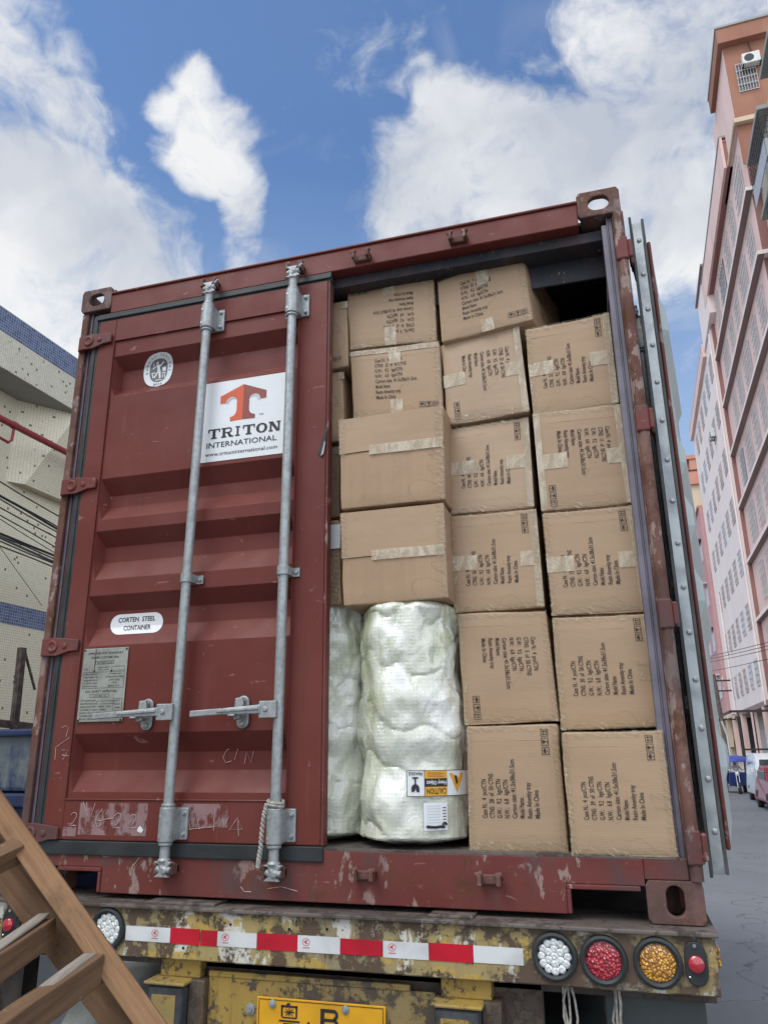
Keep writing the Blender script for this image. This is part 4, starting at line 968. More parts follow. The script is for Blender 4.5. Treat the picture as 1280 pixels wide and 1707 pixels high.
def carton(px4, y, label, rot=None, depth=.40, mat='cardboard', tapes=('mid',), start=.26, seam=None, group='printed cartons stacked in the container', extra=None, dvec=None, side_text=False, film=.5, ydepth=None, yoff=(0, 0, 0, 0), four='4', num=None, face_icons=True):
    """px4: TL TR BR BL of the front face in the photograph, placed on the real plane y"""
    TL, TR_, BR, BL = [hit(p[0], p[1], y + yo) for p, yo in zip(px4, yoff)]
    ci[0] += 1; seed = ci[0]
    dv = Vector(dvec) if dvec else Vector((0, depth, 0))
    # the box's own up direction keeps its depth axis level
    c8 = [BL, BR, BR + dv, BL + dv, TL, TR_, TR_ + dv, TL + dv]
    base = (BL + BR) / 2 + Vector((0, depth / 2, 0))
    root = thing('carton', (base.x, base.y, min(BL.z, BR.z)), label, 'cardboard box', group)
    vs, fs = carton_mesh(c8, .008, .005, seed)
    mb = MB(); mb.add(vs, fs); mb.build('box_body', mat, root, smooth=True)
    # frame of the front face for print: width/height in the print's own orientation
    cx = [BL, BR, TR_, TL]
    def fpt(u_, v_, off=.0):    # u_ to the right, v_ up, both 0..1
        b = BL.lerp(BR, u_); t = TL.lerp(TR_, u_); P = b.lerp(t, v_); s_ = math.sin(math.pi * u_) * math.sin(math.pi * v_)
        nn = noise.noise(Vector((P.x * 6 + seed * 3.71, P.y * 6, P.z * 6))) * .009 + noise.noise(Vector((P.x * 22 + seed * 3.71, P.y * 22, P.z * 22))) * .0024
        return P + Vector((0, -(.005 * s_ + nn * .6) - off, 0))
    Wd = ((BR - BL).length + (TR_ - TL).length) / 2; Hd = ((TL - BL).length + (TR_ - BR).length) / 2
    def remap(mb_, off):        # 2D metres (x right, z up from the face's lower left) -> the bulged face
        mb_.v = [fpt(p.x / Wd, p.z / Hd, off) for p in mb_.v]
    if rot is not None:
        if rot in (0, 180): pw, ph = Wd, Hd
        else: pw, ph = Hd, Wd
        ex = Vector((1, 0, 0)); ez = Vector((0, 0, 1))
        F = {0: (Vector((0, 0, 0)), ex, ez), 90: (Vector((Wd, 0, 0)), ez, -ex), 180: (Vector((Wd, 0, Hd)), -ex, -ez), 270: (Vector((0, 0, Hd)), -ez, ex)}[rot]
        O, u, v = F; mb = MB(); k = pw / .39; top = ph * .80; pitch = ph * .078
        for i, (tx, lw) in enumerate(zip(LINES, LW)):
            if '%s' in tx: tx = tx % (four if i == 0 else (num or NUMS[seed % len(NUMS)]))
            wd = lw * k * 1.02
            put_text(mb, tx, O + u * (pw * start) + v * (top - i * pitch), u, v, .0160 * k, wd, bold=.010)
        remap(mb, .0018); mb.build('printed_text', 'carton ink', root)
        if face_icons:
            mb = MB(); icons(mb, O + u * (pw * .755) + v * (ph * .105), u, v, .024 * k); remap(mb, .0018); mb.build('handling_marks', 'carton ink', root)
        # tape ends over the middle of the print's top and bottom edges
    def patch(u0, v0, u1, v1, mat_='packing_tape', nu=6, nv=6, off=.0012, name='tape'):
        mb_ = MB(); vs_ = [fpt(u0 + (u1 - u0) * i / nu, v0 + (v1 - v0) * j / nv, off) for j in range(nv + 1) for i in range(nu + 1)]
        mb_.add(vs_, [(j * (nu + 1) + i, j * (nu + 1) + i + 1, (j + 1) * (nu + 1) + i + 1, (j + 1) * (nu + 1) + i) for j in range(nv) for i in range(nu)])
        return mb_.build(name, mat_, root, smooth=True)
    rs = random.Random(seed * 13)
    if 'mid' in tapes:
        L1, L2 = .21 + rs.random() * .10, .17 + rs.random() * .10; c_ = .47 + rs.random() * .06; hw = .075
        if rot in (0, 180): patch(c_ - hw * .9, 1 - L1, c_ + hw * .9, 1.0, 'packing tape', off=.0022); patch(c_ - hw * .9, 0.0, c_ + hw * .9, L2, 'packing tape', off=.0022)
        else: patch(0, c_ - hw, L1 + .06, c_ + hw, 'packing tape', off=.0022); patch(1 - L2 - .03, c_ - hw, 1.0, c_ + hw, 'packing tape', off=.0022)
    if 'right' in tapes: patch(.925, 0.01, 1.004, .995, 'packing tape', 4, 12, .0028)
    if 'left' in tapes: patch(-.004, .01, .075, .99, 'packing tape', 4, 12, .0028)
    if 'top' in tapes: patch(.01, .93, .99, 1.004, 'packing tape', 12, 4, .0028)
    if film:
        if rs.random() < film + .3: patch(.0, -.003, 1.0, .055 + rs.random() * .03, 'clear tape', 14, 3, .0034, 'stretch_film')
        if rs.random() < film + .2: patch(.93, .0, 1.004, 1., 'clear tape', 3, 14, .0038, 'stretch_film')
        if rs.random() < film: patch(-.004, .0, .06, 1., 'clear tape', 3, 14, .0042, 'stretch_film')
        if rs.random() < film: patch(.0, .95, 1., 1.003, 'clear tape', 14, 3, .0046, 'stretch_film')
    if 'band' in tapes: patch(.80, .40, 1.004, .58, 'clear tape', 6, 6, .005, 'stretch_film')
    if 'arrow' in tapes:
        patch(.80, .44, 1.0, .50, 'clear tape', 6, 3, .005, 'stretch_film'); patch(.82, .36, 1.0, .40, 'clear tape', 6, 3, .005, 'stretch_film')
    if seam is not None:
        mb_ = MB(); mb_.tube([fpt(i / 12, seam + .004 * math.sin(i), .0005) for i in range(13)], .0016, 6); mb_.build('flap_seam', 'carton ink', root)
        patch(.004, seam, .996, .996, 'cardboard', 10, 8, .0040, 'top_flap')
        patch(.30, seam - .05, .99, seam + .055, 'packing tape', 12, 3, .0062); patch(-.004, seam - .02, .06, 1.0, 'clear tape', 3, 12, .0068, 'stretch_film'); patch(.92, .0, 1.004, 1.0, 'clear tape', 3, 12, .0068, 'stretch_film')
    else:
        # score line pressed into the board
        mb_ = MB(); vv = .875 if rot in (90, 270) else .86
        mb_.tube([fpt(i / 10, vv, -.0008) for i in range(11)], .0012, 5); mb_.build('score_line', 'cardboard plain', root)
    if side_text:
        mb_ = MB()
        A0, A1, B0, B1 = BR, BR + dv, TR_, TR_ + dv
        for i in range(8):
            t0 = .30 + i * .052
            lo = A0.lerp(A1, t0).lerp(B0.lerp(B1, t0), .25); hi_ = A0.lerp(A1, t0).lerp(B0.lerp(B1, t0), .35 + .4 * LW[i] / .176)
            d_ = (hi_ - lo); uu = d_.normalized(); vv_ = -(A1 - A0).normalized()
            tx = LINES[i] % '4' if '%s' in LINES[i] else LINES[i]
            put_text(mb_, tx, lo + Vector((.0045, 0, 0)), uu, vv_, .013, d_.length, bold=.01)
        mb_.build('side_text', 'carton ink', root)
    return root
G1 = 'printed cartons stacked in the container'
# column beside the right wall, top to bottom
carton([(875, 550), (1014, 521), (1031, 672), (889, 692)], .12, 'printed carton at the top of the stack beside the right wall, text reading upwards', 90, tapes=('mid', 'right'), start=.28, num='31', film=.35)
carton([(888, 689), (1033, 673), (1057, 838), (903, 853)], .12, 'carton second from top beside the right wall, its text turned to read downwards', 270, tapes=('mid', 'right', 'left'), start=.22, num='11', film=.4)
carton([(903, 856), (1057, 841), (1083, 1018), (920, 1027)], .11, 'middle carton of the stack beside the right wall, wide crinkled tape down its right edge', 90, tapes=('mid', 'right'), start=.26, num='17', film=.9)
carton([(920, 1030), (1083, 1023), (1110, 1212), (935, 1218)], .10, 'carton second from bottom beside the right wall, crinkled clear film on its right side', 90, tapes=('right', 'band'), start=.29, num='30', film=1.0)
carton([(935, 1222), (1104, 1217), (1131, 1429), (953, 1426)], .0, 'large bottom carton beside the right wall, standing on the sill', 90, tapes=('arrow',), start=.28, num='39', film=1.0)
# next column
carton([(728, 470), (869, 418), (888, 533), (735, 571)], .12, 'tilted carton leaning up under the container roof with print on its side', 0, tapes=('mid',), start=.27, num='55', side_text=True, film=.2, depth=.40, dvec=(.115, .39, -.05))
carton([(735, 573), (864, 541), (882, 686), (745, 708)], .14, 'slightly tilted carton with text reading downwards just under the leaning top one', 270, tapes=('mid', 'right'), start=.22, num='23', film=.3, mat='cardboard pale')
carton([(745, 716), (880, 695), (890, 845), (750, 858)], .16, 'upper middle carton with white tape right of the two blank cartons', 90, tapes=('mid', 'right'), start=.28, num='44', film=.4, mat='cardboard pale')
carton([(750, 861), (893, 848), (907, 1012), (757, 1022)], .14, 'carton with white tape ends, just right of the lower blank carton', 90, tapes=('mid', 'right'), start=.26, num='36', film=.7)
carton([(762, 1024), (910, 1018), (932, 1202), (775, 1208)], .11, 'carton with text reading downwards right of the tall wrapped roll', 270, tapes=(), start=.24, num='5', film=.8)
carton([(777, 1211), (928, 1207), (948, 1423), (783, 1420)], .045, 'plain faced bottom carton standing against the tall wrapped roll', 90, tapes=(), start=.26, num='28', film=1.0)
# third column
carton([(578, 475), (722, 452), (728, 567), (583, 583)], .12, 'carton printed upside down at the top, nearest the shut door', 180, tapes=('mid', 'top'), start=.24, num='41', film=.3)
carton([(583, 588), (732, 569), (738, 690), (589, 697)], .12, 'carton with upright text directly under the upside down one', 0, tapes=('mid', 'top'), start=.28, num='32', film=.3)
G2 = 'large blank cartons above the wrapped rolls'
carton([(565, 700), (738, 676), (742, 832), (568, 850)], .02, 'upper blank brown carton with a taped seam across its face', None, mat='cardboard plain', tapes=(), seam=.60, film=0, group=G2, depth=.46)
carton([(568, 856), (740, 838), (747, 997), (572, 1011)], .02, 'lower blank brown carton resting on the tall wrapped roll', None, mat='cardboard plain', tapes=(), seam=.50, film=0, group=G2, depth=.46)
# slivers behind the door edge
G3 = 'cartons half hidden behind the shut door'
def sliver(x1t, x1b, ya, yb, y, label, **k):
    a_ = hit(x1t, ya, y); b_ = hit(x1b, yb, y); x0 = .83
    dv = Vector((0, .42, 0)); BL = Vector((x0, y, b_.z)); BR = Vector((b_.x, y, b_.z)); TL = Vector((x0, y, a_.z)); TRr = Vector((a_.x, y, a_.z))
    root = thing('carton', ((BL.x + BR.x) / 2, y + .21, BL.z), label, 'cardboard box', G3)
    vs, fs = carton_mesh([BL, BR, BR + dv, BL + dv, TL, TRr, TRr + dv, TL + dv], .008, .004, 40 + int(ya)); mb = MB(); mb.add(vs, fs); mb.build('box_body', k.get('mat', 'cardboard'), root, smooth=True)
    mb = MB(); w_ = .055; mb.box(BR.x - w_, BR.x - .006, y - .0045, y - .0035, BL.z + .01, TL.z - .01) if k.get('film') else mb.box(BR.x - .03, BR.x - .005, y - .004, y - .003, TL.z - .04, TL.z - .008)
    mb.build('tape', 'clear tape' if k.get('film') else 'packing tape', root)
    return root
r0 = sliver(578, 581, 500, 609, .12, 'narrow strip of the top carton seen past the shut door')
mb = MB(); icons(mb, hit(549, 602, .112), Vector((1, 0, 0)), Vector((0, 0, 1)), .016); mb.build('printed_text', 'carton ink', r0)
sliver(570, 575, 618, 735, .14, 'narrow strip of the second carton down past the shut door')
sliver(565, 566, 742, 861, .16, 'narrow strip of the third carton down past the shut door')
r3 = sliver(565, 569, 866, 1008, .10, 'bottom narrow carton past the shut door with a white paper on it', film=True, mat='cardboard plain')
mb = MB(); a_ = hit(545, 876, .09); b_ = hit(567, 914, .09); mb.box(a_.x - .08, b_.x, .088, .0895, b_.z, a_.z); mb.build('paper_label', 'white label', r3)

# ================================================================ WRAPPED ROLLS
def roll(xc, yc, rx, ry, z0, z1, label, seed):
    root = thing('bubble_wrapped_roll', (xc, yc, z0), label, 'wrapped roll', 'bubble wrapped rolls standing on the container floor')
    n, m_ = 120, 150; vs = []; fs = []
    for j in range(m_ + 1):
        t = j / m_; z = z0 + (z1 - z0) * t
        e = min(1, (t / .035)) ** .5 if t < .035 else 1
        if t > .93: e = max(.02, 1 - ((t - .93) / .07) ** 2.2) ** .5
        waist = 1 + .022 * math.sin(t * 14 + seed) + .02 * math.sin(t * 31 + seed * 2) - .035 * math.exp(-((t - .62) / .04) ** 2) - .03 * math.exp(-((t - .33) / .05) ** 2) + .02 * math.exp(-((t - .12) / .1) ** 2)
        waist += 0
        if t > .72: waist *= 1 - .10 * (t - .72) / .28
        for k in range(n):
            a_ = 2 * math.pi * k / n; c_, s_ = math.cos(a_), math.sin(a_)
            q = Vector((c_ * 2.2, s_ * 2.2, z * 5 + seed * 9)); 
            f1 = noise.noise(q * .8) * .026 + noise.noise(q * 1.9 + Vector((0, 0, z * 4))) * .009
            rd = 1 - abs(noise.noise(Vector((c_ * 3 + z * 4, s_ * 3, z * 9 + seed)))) * 2; f2 = max(0, rd) ** 5 * .003
            rd2 = 1 - abs(noise.noise(Vector((c_ * 5 - z * 9, s_ * 5, z * 6 + seed * 2)))) * 2; f2 += max(0, rd2) ** 6 * .003
            sp = ((z * 5.4 + 2 * a_ / (2 * math.pi) + seed * .3 + .38 * noise.noise(q * 1.1)) % 1.0); f2 += .0085 * math.sin(math.pi * sp) ** .55 - .004 * max(0, 1 - sp / .05) - .006
            f = (waist + (f1 + f2) / .2) * e
            vs.append(Vector((xc + rx * f * c_, yc + ry * f * s_, z + noise.noise(q * 1.3) * .004 * (1 if 0 < j < m_ else 0))))
    for j in range(m_):
        for k in range(n): fs.append((j * n + k, j * n + (k + 1) % n, (j + 1) * n + (k + 1) % n, (j + 1) * n + k))
    fs.append(tuple(range(n))[::-1]); fs.append(tuple(m_ * n + k for k in range(n)))
    mb = MB(); mb.add(vs, fs); mb.build('wrap_body', 'bubble wrap', root, smooth=True)
    return root
# labels follow the roll: put them on a cylinder just outside it
def cyl_frame(xc, yc, R1, a0):
    def f(p):        # p.x metres round the roll from a0, p.z height, p.y outwards
        a_ = a0 + p.x / R1; return Vector((xc + (R1 - p.y) * math.sin(a_), yc - (R1 - p.y) * math.cos(a_), p.z))
    class F:
        def __matmul__(s, p): return f(p)
    return F()
R1x = .205
rollA = roll(1.523, .185, .196, .190, .184, 1.045, 'tall translucent bubble wrapped roll with caution label, right of the narrower one', 1)
rollB = roll(1.150, .275, .186, .180, .184, 1.085, 'bubble wrapped roll half hidden behind the shut door, at the left', 4)
FA = cyl_frame(1.523, .185, .217, 0.0)
def sub_quad(mb, x0, x1, z0, z1, y=0., n=8):
    for i in range(n):
        a_, b_ = x0 + (x1 - x0) * i / n, x0 + (x1 - x0) * (i + 1) / n; mb.add([(a_, y, z0), (b_, y, z0), (b_, y, z1), (a_, y, z1)], [(0, 1, 2, 3)])
lx0 = .030; lz0, lz1 = .350, .432
mb = MB(FA); sub_quad(mb, lx0, lx0 + .260, lz0, lz1, .0); cl = mb.build('caution_label', 'white label', rollA)
cl['label'] = 'caution and fragile label stuck upside down'
mb = MB(FA); mb.cur = 0; sub_quad(mb, lx0 + .060, lx0 + .140, lz0 + .002, lz1 - .002, -.0012); mb.build('label_orange_field', plain('label orange', (.75, .36, .03), .45), cl)
mb = MB(FA); sub_quad(mb, lx0 + .060, lx0 + .140, lz0 + .030, lz0 + .056, -.0020)
for q in ((lx0, lx0 + .26, lz0, lz0 + .0018), (lx0, lx0 + .26, lz1 - .0018, lz1)): sub_quad(mb, *q, -.0014)
sub_quad(mb, lx0, lx0 + .0018, lz0, lz1, -.0014, 1); sub_quad(mb, lx0 + .059, lx0 + .061, lz0, lz1, -.0014, 1)
# upside-down lettering: right is -x, up is -z
put_text(mb, 'CAUTION', (lx0 + .136, -.0020, lz0 + .025), (-1, 0, 0), (0, 0, -1), .018, .070, bold=.02)
put_text(mb, 'FRAGILE', (lx0 + .053, -.0020, lz1 - .006), (-1, 0, 0), (0, 0, -1), .0095, .046, bold=.02)
# broken glass symbol upside down
def GP(pts, x, z, k=1): mb.add([(x - a_ * k, -.002, z - b_ * k) for a_, b_ in pts], [tuple(range(len(pts)))])
GP([(-.013, .016), (-.004, .016), (-.001, .004), (.003, .014), (.013, .016), (.013, .0), (.006, -.008), (-.006, -.008), (-.013, .0)], lx0 + .029, lz0 + .030); GP([(-.0025, -.008), (.0025, -.008), (.0025, -.026), (-.0025, -.026)], lx0 + .029, lz0 + .030); GP([(-.010, -.026), (.010, -.026), (.010, -.031), (-.010, -.031)], lx0 + .029, lz0 + .030)
for i in range(4): sub_quad(mb, lx0 + .068, lx0 + .128 - .01 * (i % 2), lz0 + .0615 + i * .0045, lz0 + .0625 + i * .0045, -.0022)
mb.build('label_print', 'black ink', cl)
mb = MB(FA); put_text(mb, 'Heavy Object', (lx0 + .136, -.0030, lz0 + .048), (-1, 0, 0), (0, 0, -1), .012, .070, bold=.02); mb.build('label_white_print', 'white label', cl)
mb = MB(FA); mb.add([(lx0 + .150, -.0015, lz1 - .010), (lx0 + .215, -.0015, lz1 - .010), (lx0 + .183, -.0015, lz0 + .010)], [(0, 1, 2)]); mb.build('label_triangle', 'label orange', cl)
mb = MB(FA); mb.add([(lx0 + .172, -.0025, lz1 - .018), (lx0 + .180, -.0025, lz1 - .018), (lx0 + .186, -.0025, lz1 - .040), (lx0 + .178, -.0025, lz1 - .046)], [(0, 1, 2, 3)]); mb.build('triangle_print', 'black ink', cl)
mb = MB(FA); sub_quad(mb, .085, .168, .245, .330, .0); sh = mb.build('shipping_note', 'white label', rollA)
mb = MB(FA)
for i in range(6): sub_quad(mb, .150, .163, .268 + i * .009, .2705 + i * .009, -.0015, 2)
mb.tube([(.093, -.002, .258), (.11, -.002, .256), (.125, -.002, .255), (.14, -.002, .257), (.155, -.002, .255)], .0045, 6); mb.tube([(.148, -.002, .262), (.156, -.002, .268), (.163, -.002, .262)], .004, 6)
mb.build('note_print', 'black ink', sh)
mb = MB(FA)
for i in range(7): sub_quad(mb, .095, .142, .268 + i * .0085, .2695 + i * .0085, -.0012, 4)
mb.build('note_lines', 'pale grey print', sh)
FB = cyl_frame(1.150, .275, .196, 0.0)
mb = MB(FB); sub_quad(mb, -.10, .075, .340, .425, .0); lb = mb.build('caution_label', 'white label', rollB)
mb = MB(FB); frame_ = [(.0735, .075, .340, .425), (-.1, .075, .340, .342), (-.1, .075, .423, .425)]
for q in frame_: sub_quad(mb, *q, -.0015)
mb.build('label_print', 'black ink', lb)
mb = MB(FB); mb.add([(-.01, -.0015, .410), (.066, -.0015, .410), (.028, -.0015, .355)], [(0, 1, 2)]); mb.build('label_triangle', 'label orange', lb)

# ================================================================ TRAILER
tr = thing('container_trailer', (W / 2, 1.2, -H0), 'rusty yellow container trailer with chipped paint, round rear lights and a red and white strip', 'trailer')
mb = MB(); mb.box(-.012, 2.456, -.078, .22, -.014, -.002); mb.build('deck_plate', 'deck steel', tr, bevel=.003)
for (xa, xb) in ((.62, .88), (1.62, 1.76)):
    mb = MB(); mb.box(xa, xb, -.05, .05, -.002, .007); mb.build('deck_pad', 'deck steel', tr, bevel=.002)
mb = MB(); mb.box(-.01, 2.447, -.060, -.052, -.162, -.014); mb.box(-.01, 2.447, -.052, .06, -.166, -.158)
rb = mb.build('rear_beam', 'trailer paint', tr, bevel=.002)
rb['label'] = 'rear cross beam with flaking yellow, white and brown paint'
mb = MB(); mb.box(.66, 1.95, .02, .05, -.36, -.166); mb.box(.0, 2.44, .02, .06, -.20, -.166); mb.build('second_beam', 'brown trailer paint', tr, bevel=.003)
mb = MB(); mb.box(.86, 1.63, -.020, -.010, -.75, -.215); mb.box(.86, 1.55, -.024, -.009, -.215, -.198); mb.build('plate_panel', 'trailer yellow paint', tr, bevel=.002)
def round_light(x, z, r, lens_m, label):
    mb = MB(); y0 = -.0605
    mb.lathe((x, y0, z), (0, -1, 0), [(r, 0), (r, .006), (r * .97, .012), (r * .86, .015), (r * .76, .011), (r * .74, .004), (r * .74, 0)], 40)
    o_ = mb.build('tail_light', 'rubber', tr, smooth=True); o_['label'] = label
    mb = MB(); R2 = r * .74; mb.lathe((x, y0, z), (0, -1, 0), [(0, .003), (R2, .003)][::-1], 32); mb.build('reflector', 'clear lens' if 'clear' in lens_m else lens_m, o_)
    mb = MB(); rr_ = R2 * .2; flat = 'clear' not in lens_m
    if flat: mb.lathe((x, y0, z), (0, -1, 0), [(R2 * .99, .0035), (R2 * .8, .006), (R2 * .4, .0075), (0, .008)], 28)
    pts = [(0, 0)] + [(R2 * .40 * math.cos(R_(60 * k + 30)), R2 * .40 * math.sin(R_(60 * k + 30))) for k in range(6)] + [(R2 * .78 * math.cos(R_(30 * k)), R2 * .78 * math.sin(R_(30 * k))) for k in range(12)]
    rr_ = R2 * .235
    for (a_, b_) in ([] if flat else pts): mb.lathe((x + a_, y0 - .003, z + b_), (0, -1, 0), [(rr_, 0), (rr_ * .85, .0014), (rr_ * .5, .0028), (rr_ * .25, .0024), (0, .0018)], 12)
    mb.build('lens', lens_m, o_, smooth=True)
    return o_
round_light(2.001, -.086, .066, 'clear lens bright', 'clear reversing light at the right end of the beam')
round_light(2.140, -.088, .067, 'red lens', 'red brake light between the clear and the amber one')
round_light(2.288, -.086, .067, 'amber lens', 'amber indicator light at the right end')
round_light(.484, -.084, .068, 'clear lens bright', 'clear reversing light at the left end of the beam')
round_light(.330, -.086, .067, 'red lens', 'red brake light at the left, behind the timber'); round_light(.175, -.090, .067, 'amber lens', 'amber indicator light at the left, behind the timber')
def marker(x, z):
    mb = MB(); pts = []
    for k in range(24):
        a_ = 2 * math.pi * k / 24; c_, s_ = math.cos(a_), math.sin(a_); pts.append((.031 * math.copysign(abs(c_) ** .7, c_), .056 * math.copysign(abs(s_) ** .75, s_)))
    mb.poly(pts, (x, -.0605, z), UX, UZ, .010); o_ = mb.build('marker_light', 'rubber', tr, bevel=.003)
    mb = MB(); mb.lathe((x, -.0705, z), (0, -1, 0), [(.022, 0), (.021, .008), (.014, .013), (0, .014)], 20); mb.build('marker_lens', 'smooth red lens', o_, smooth=True)
    mb = MB(); mb.lathe((x, -.0705, z + .046), (0, -1, 0), [(.005, 0), (.005, .004), (0, .004)], 8); mb.lathe((x - .02, -.0705, z - .034), (0, -1, 0), [(.003, 0), (0, .002)], 6); mb.build('screw', 'chrome', o_)
marker(2.390, -.082); marker(.078, -.088)
mb = MB(); mb.box(2.447, 2.462, .00, .05, -.105, -.052); mb.build('side_reflector', 'amber lens', tr, bevel=.005)
# retroreflective strip
TB = [(.555, .728, 'w'), (.728, .838, 'r'), (.842, .904, 'r'), (.904, 1.047, 'w'), (1.047, 1.190, 'r'), (1.190, 1.335, 'w'), (1.335, 1.476, 'r'), (1.476, 1.622, 'w'), (1.622, 1.760, 'r'), (1.760, 1.910, 'w')]
strip = None
for i, (a_, b_, c_) in enumerate(TB):
    mb = MB(); zt = -.0705 + .0015 * math.sin(i * 1.7); zb = -.1165 + .0012 * math.cos(i * 2.1)
    mb.add([(a_ + .001, -.0622, zb), (b_, -.0622, zb), (b_, -.0622, zt), (a_ + .001, -.0622, zt), (a_ + .001, -.0606, zb), (b_, -.0606, zb), (b_, -.0606, zt), (a_ + .001, -.0606, zt)], [(0, 1, 2, 3), (4, 7, 6, 5), (0, 4, 5, 1), (1, 5, 6, 2), (2, 6, 7, 3), (3, 7, 4, 0)])
    o_ = mb.build('reflective_strip', 'retroreflective white' if c_ == 'w' else 'retroreflective red', tr)
    if c_ == 'w' and i < 9:
        mb = MB(); cx, cz = a_ + (.030 if i else .115), -.088; n = 18; V = [Vector((cx + .013 * q * math.cos(2 * math.pi * k / n), -.0626, cz + .011 * q * math.sin(2 * math.pi * k / n))) for q in (1, .86) for k in range(n)]
        mb.add(V, [(k, (k + 1) % n, n + (k + 1) % n, n + k) for k in range(n)])
        mb.poly([(cx - .008, cz), (cx + .001, cz + .006), (cx + .007, cz + .006), (cx, cz), (cx + .007, cz - .005), (cx + .001, cz - .005)], (0, -.0626, 0), UX, UZ)
        for k in range(5): mb.poly([(cx - .011 + k * .0048, cz - .018), (cx - .0078 + k * .0048, cz - .018), (cx - .0078 + k * .0048, cz - .0145), (cx - .011 + k * .0048, cz - .0145)], (0, -.0626, 0), UX, UZ)
        mb.build('strip_emblem', 'red print', o_)
mb = MB()
for (x, z) in ((.95, -.050), (1.16, -.054), (1.29, -.048), (.78, -.128)): mb.lathe((x, -.0606, z), (0, -1, 0), [(.0045, 0), (.0045, .0008), (0, .0008)], 8)
mb.build('bolt_hole', 'black hole', tr)
# licence plate
mb = MB(); mb.box(1.043, 1.475, -.034, -.030, -.49, -.258); lp = mb.build('licence_plate', 'licence yellow', tr, bevel=.004)
mb = MB(); yy = -.0352
for q in ((1.050, 1.468, -.2655, -.2635), (1.050, 1.468, -.4855, -.4835)): mb.poly([(q[0], q[2]), (q[1], q[2]), (q[1], q[3]), (q[0], q[3])], (0, yy, 0), UX, UZ)
for x in (1.050, 1.466): mb.poly([(x, -.4855), (x + .002, -.4855), (x + .002, -.2635), (x, -.2635)], (0, yy, 0), UX, UZ)
# province character, drawn stroke by stroke
def Q(x0, z0, x1, z1): mb.poly([(x0, z0), (x1, z0), (x1, z1), (x0, z1)], (0, yy, 0), UX, UZ)
bx, bz = 1.128, -.313
Q(bx, bz + .004, bx + .006, bz + .036); Q(bx + .050, bz + .004, bx + .056, bz + .036); Q(bx, bz + .030, bx + .056, bz + .036); Q(bx + .004, bz + .000, bx + .054, bz + .004)
mb.poly([(bx + .016, bz + .036), (bx + .030, bz + .036), (bx + .032, bz + .043), (bx + .022, bz + .043)], (0, yy, 0), UX, UZ)
Q(bx + .011, bz + .0155, bx + .046, bz + .0190); Q(bx + .0265, bz + .007, bx + .030, bz + .028); mb.tube([(bx + .016, yy, bz + .026), (bx + .041, yy, bz + .008)], .0014, 4); mb.tube([(bx + .041, yy, bz + .026), (bx + .016, yy, bz + .008)], .0014, 4)
Q(bx - .006, bz - .010, bx + .064, bz - .005); Q(bx + .008, bz - .018, bx + .050, bz - .013); Q(bx + .044, bz - .036, bx + .050, bz - .014); Q(bx + .018, bz - .036, bx + .046, bz - .031)
# B
x, z, h = 1.262, -.340, .062
Q(x, z, x + .013, z + h); Q(x + .013, z + h - .010, x + .046, z + h); Q(x + .013, z + .027, x + .046, z + .036); Q(x + .013, z, x + .046, z + .010)
for (zz0, zz1) in ((z + .031, z + h), (z, z + .036)):
    c_ = (zz0 + zz1) / 2; r_o = (zz1 - zz0) / 2; mb.poly(quarter(x + .044, c_, r_o, -90, 90, 8) + quarter(x + .044, c_, r_o - .010, 90, -90, 8), (0, yy - .0002, 0), UX, UZ)
mb.lathe((1.222, -.034, -.322), (0, -1, 0), [(.0045, 0), (.0045, .0014), (0, .0014)], 8)
mb.build('plate_characters', 'black ink', lp)
mb = MB()
for x in (1.098, 1.345): mb.lathe((x, -.034, -.276), (0, -1, 0), [(.013, 0), (.012, .004), (.007, .005), (.006, .009), (0, .010)], 14)
mb.build('plate_bolt', 'galvanised steel', lp)
mb = MB(); mb.lathe((1.015, -.020, -.300), (0, -1, 0), [(.018, 0), (.016, .006), (.010, .007), (.008, .012), (0, .012)], 14); mb.build('panel_bolt', 'galvanised steel', tr)
# buffers
for (x0, x1) in ((.672, .800), (1.640, 1.775)):
    mb = MB(); mb.box(x0, x1, -.090, -.02, -.60, -.235); mb.build('buffer_block', 'bumper rubber', tr, bevel=.012, seg=3)
    mb = MB(); mb.box(x0 - .010, x1 + .012, -.10, .0, -.232, -.222); mb.box(x0 + .01, x1 + .03, -.03, .02, -.222, -.168); mb.build('buffer_bracket', 'trailer yellow paint', tr, bevel=.004)
    mb = MB(); mb.box(x1 + .002, x1 + .06, -.05, .02, -.60, -.222); mb.build('buffer_side', 'brown trailer paint', tr, bevel=.004)
    mb = MB(); mb.box(x0 + .02, x1 - .02, -.0925, -.0905, -.60, -.26); mb.build('buffer_face', 'trailer yellow paint', tr)
# chassis beams, axle, wheels
for x in (.70, 1.66):
    mb = MB(); mb.box(x, x + .14, .06, 5.9, -.24, -.22); mb.box(x, x + .14, .06, 5.9, -.60, -.58); mb.box(x + .06, x + .08, .06, 5.9, -.58, -.24); mb.build('chassis_beam', 'brown trailer paint', tr)
mb = MB()
for y in (1.0, 2.0, 3.0, 4.0, 5.0): mb.box(.1, 2.34, y, y + .08, -.20, -.10)
mb.box(.05, 2.4, .2, 5.9, -.10, -.09)
mb.build('cross_member', 'dark steel', tr)
def tyre(xa, xb, y, z, R1, name='tyre', mat='tyre'):
    mb = MB(); w_ = xb - xa
    mb.lathe((xa, y, z), (1, 0, 0), [(R1 * .55, 0), (R1 * .80, -.006), (R1 * .95, .01), (R1, w_ * .12), (R1, w_ * .30), (R1 - .012, w_ * .31), (R1 - .012, w_ * .35), (R1, w_ * .36), (R1, w_ * .64), (R1 - .012, w_ * .65), (R1 - .012, w_ * .69), (R1, w_ * .70), (R1, w_ * .88), (R1 * .95, w_ - .01), (R1 * .80, w_ + .006), (R1 * .55, w_)], 48)
    o_ = mb.build('tyre', mat, wh, smooth=True)
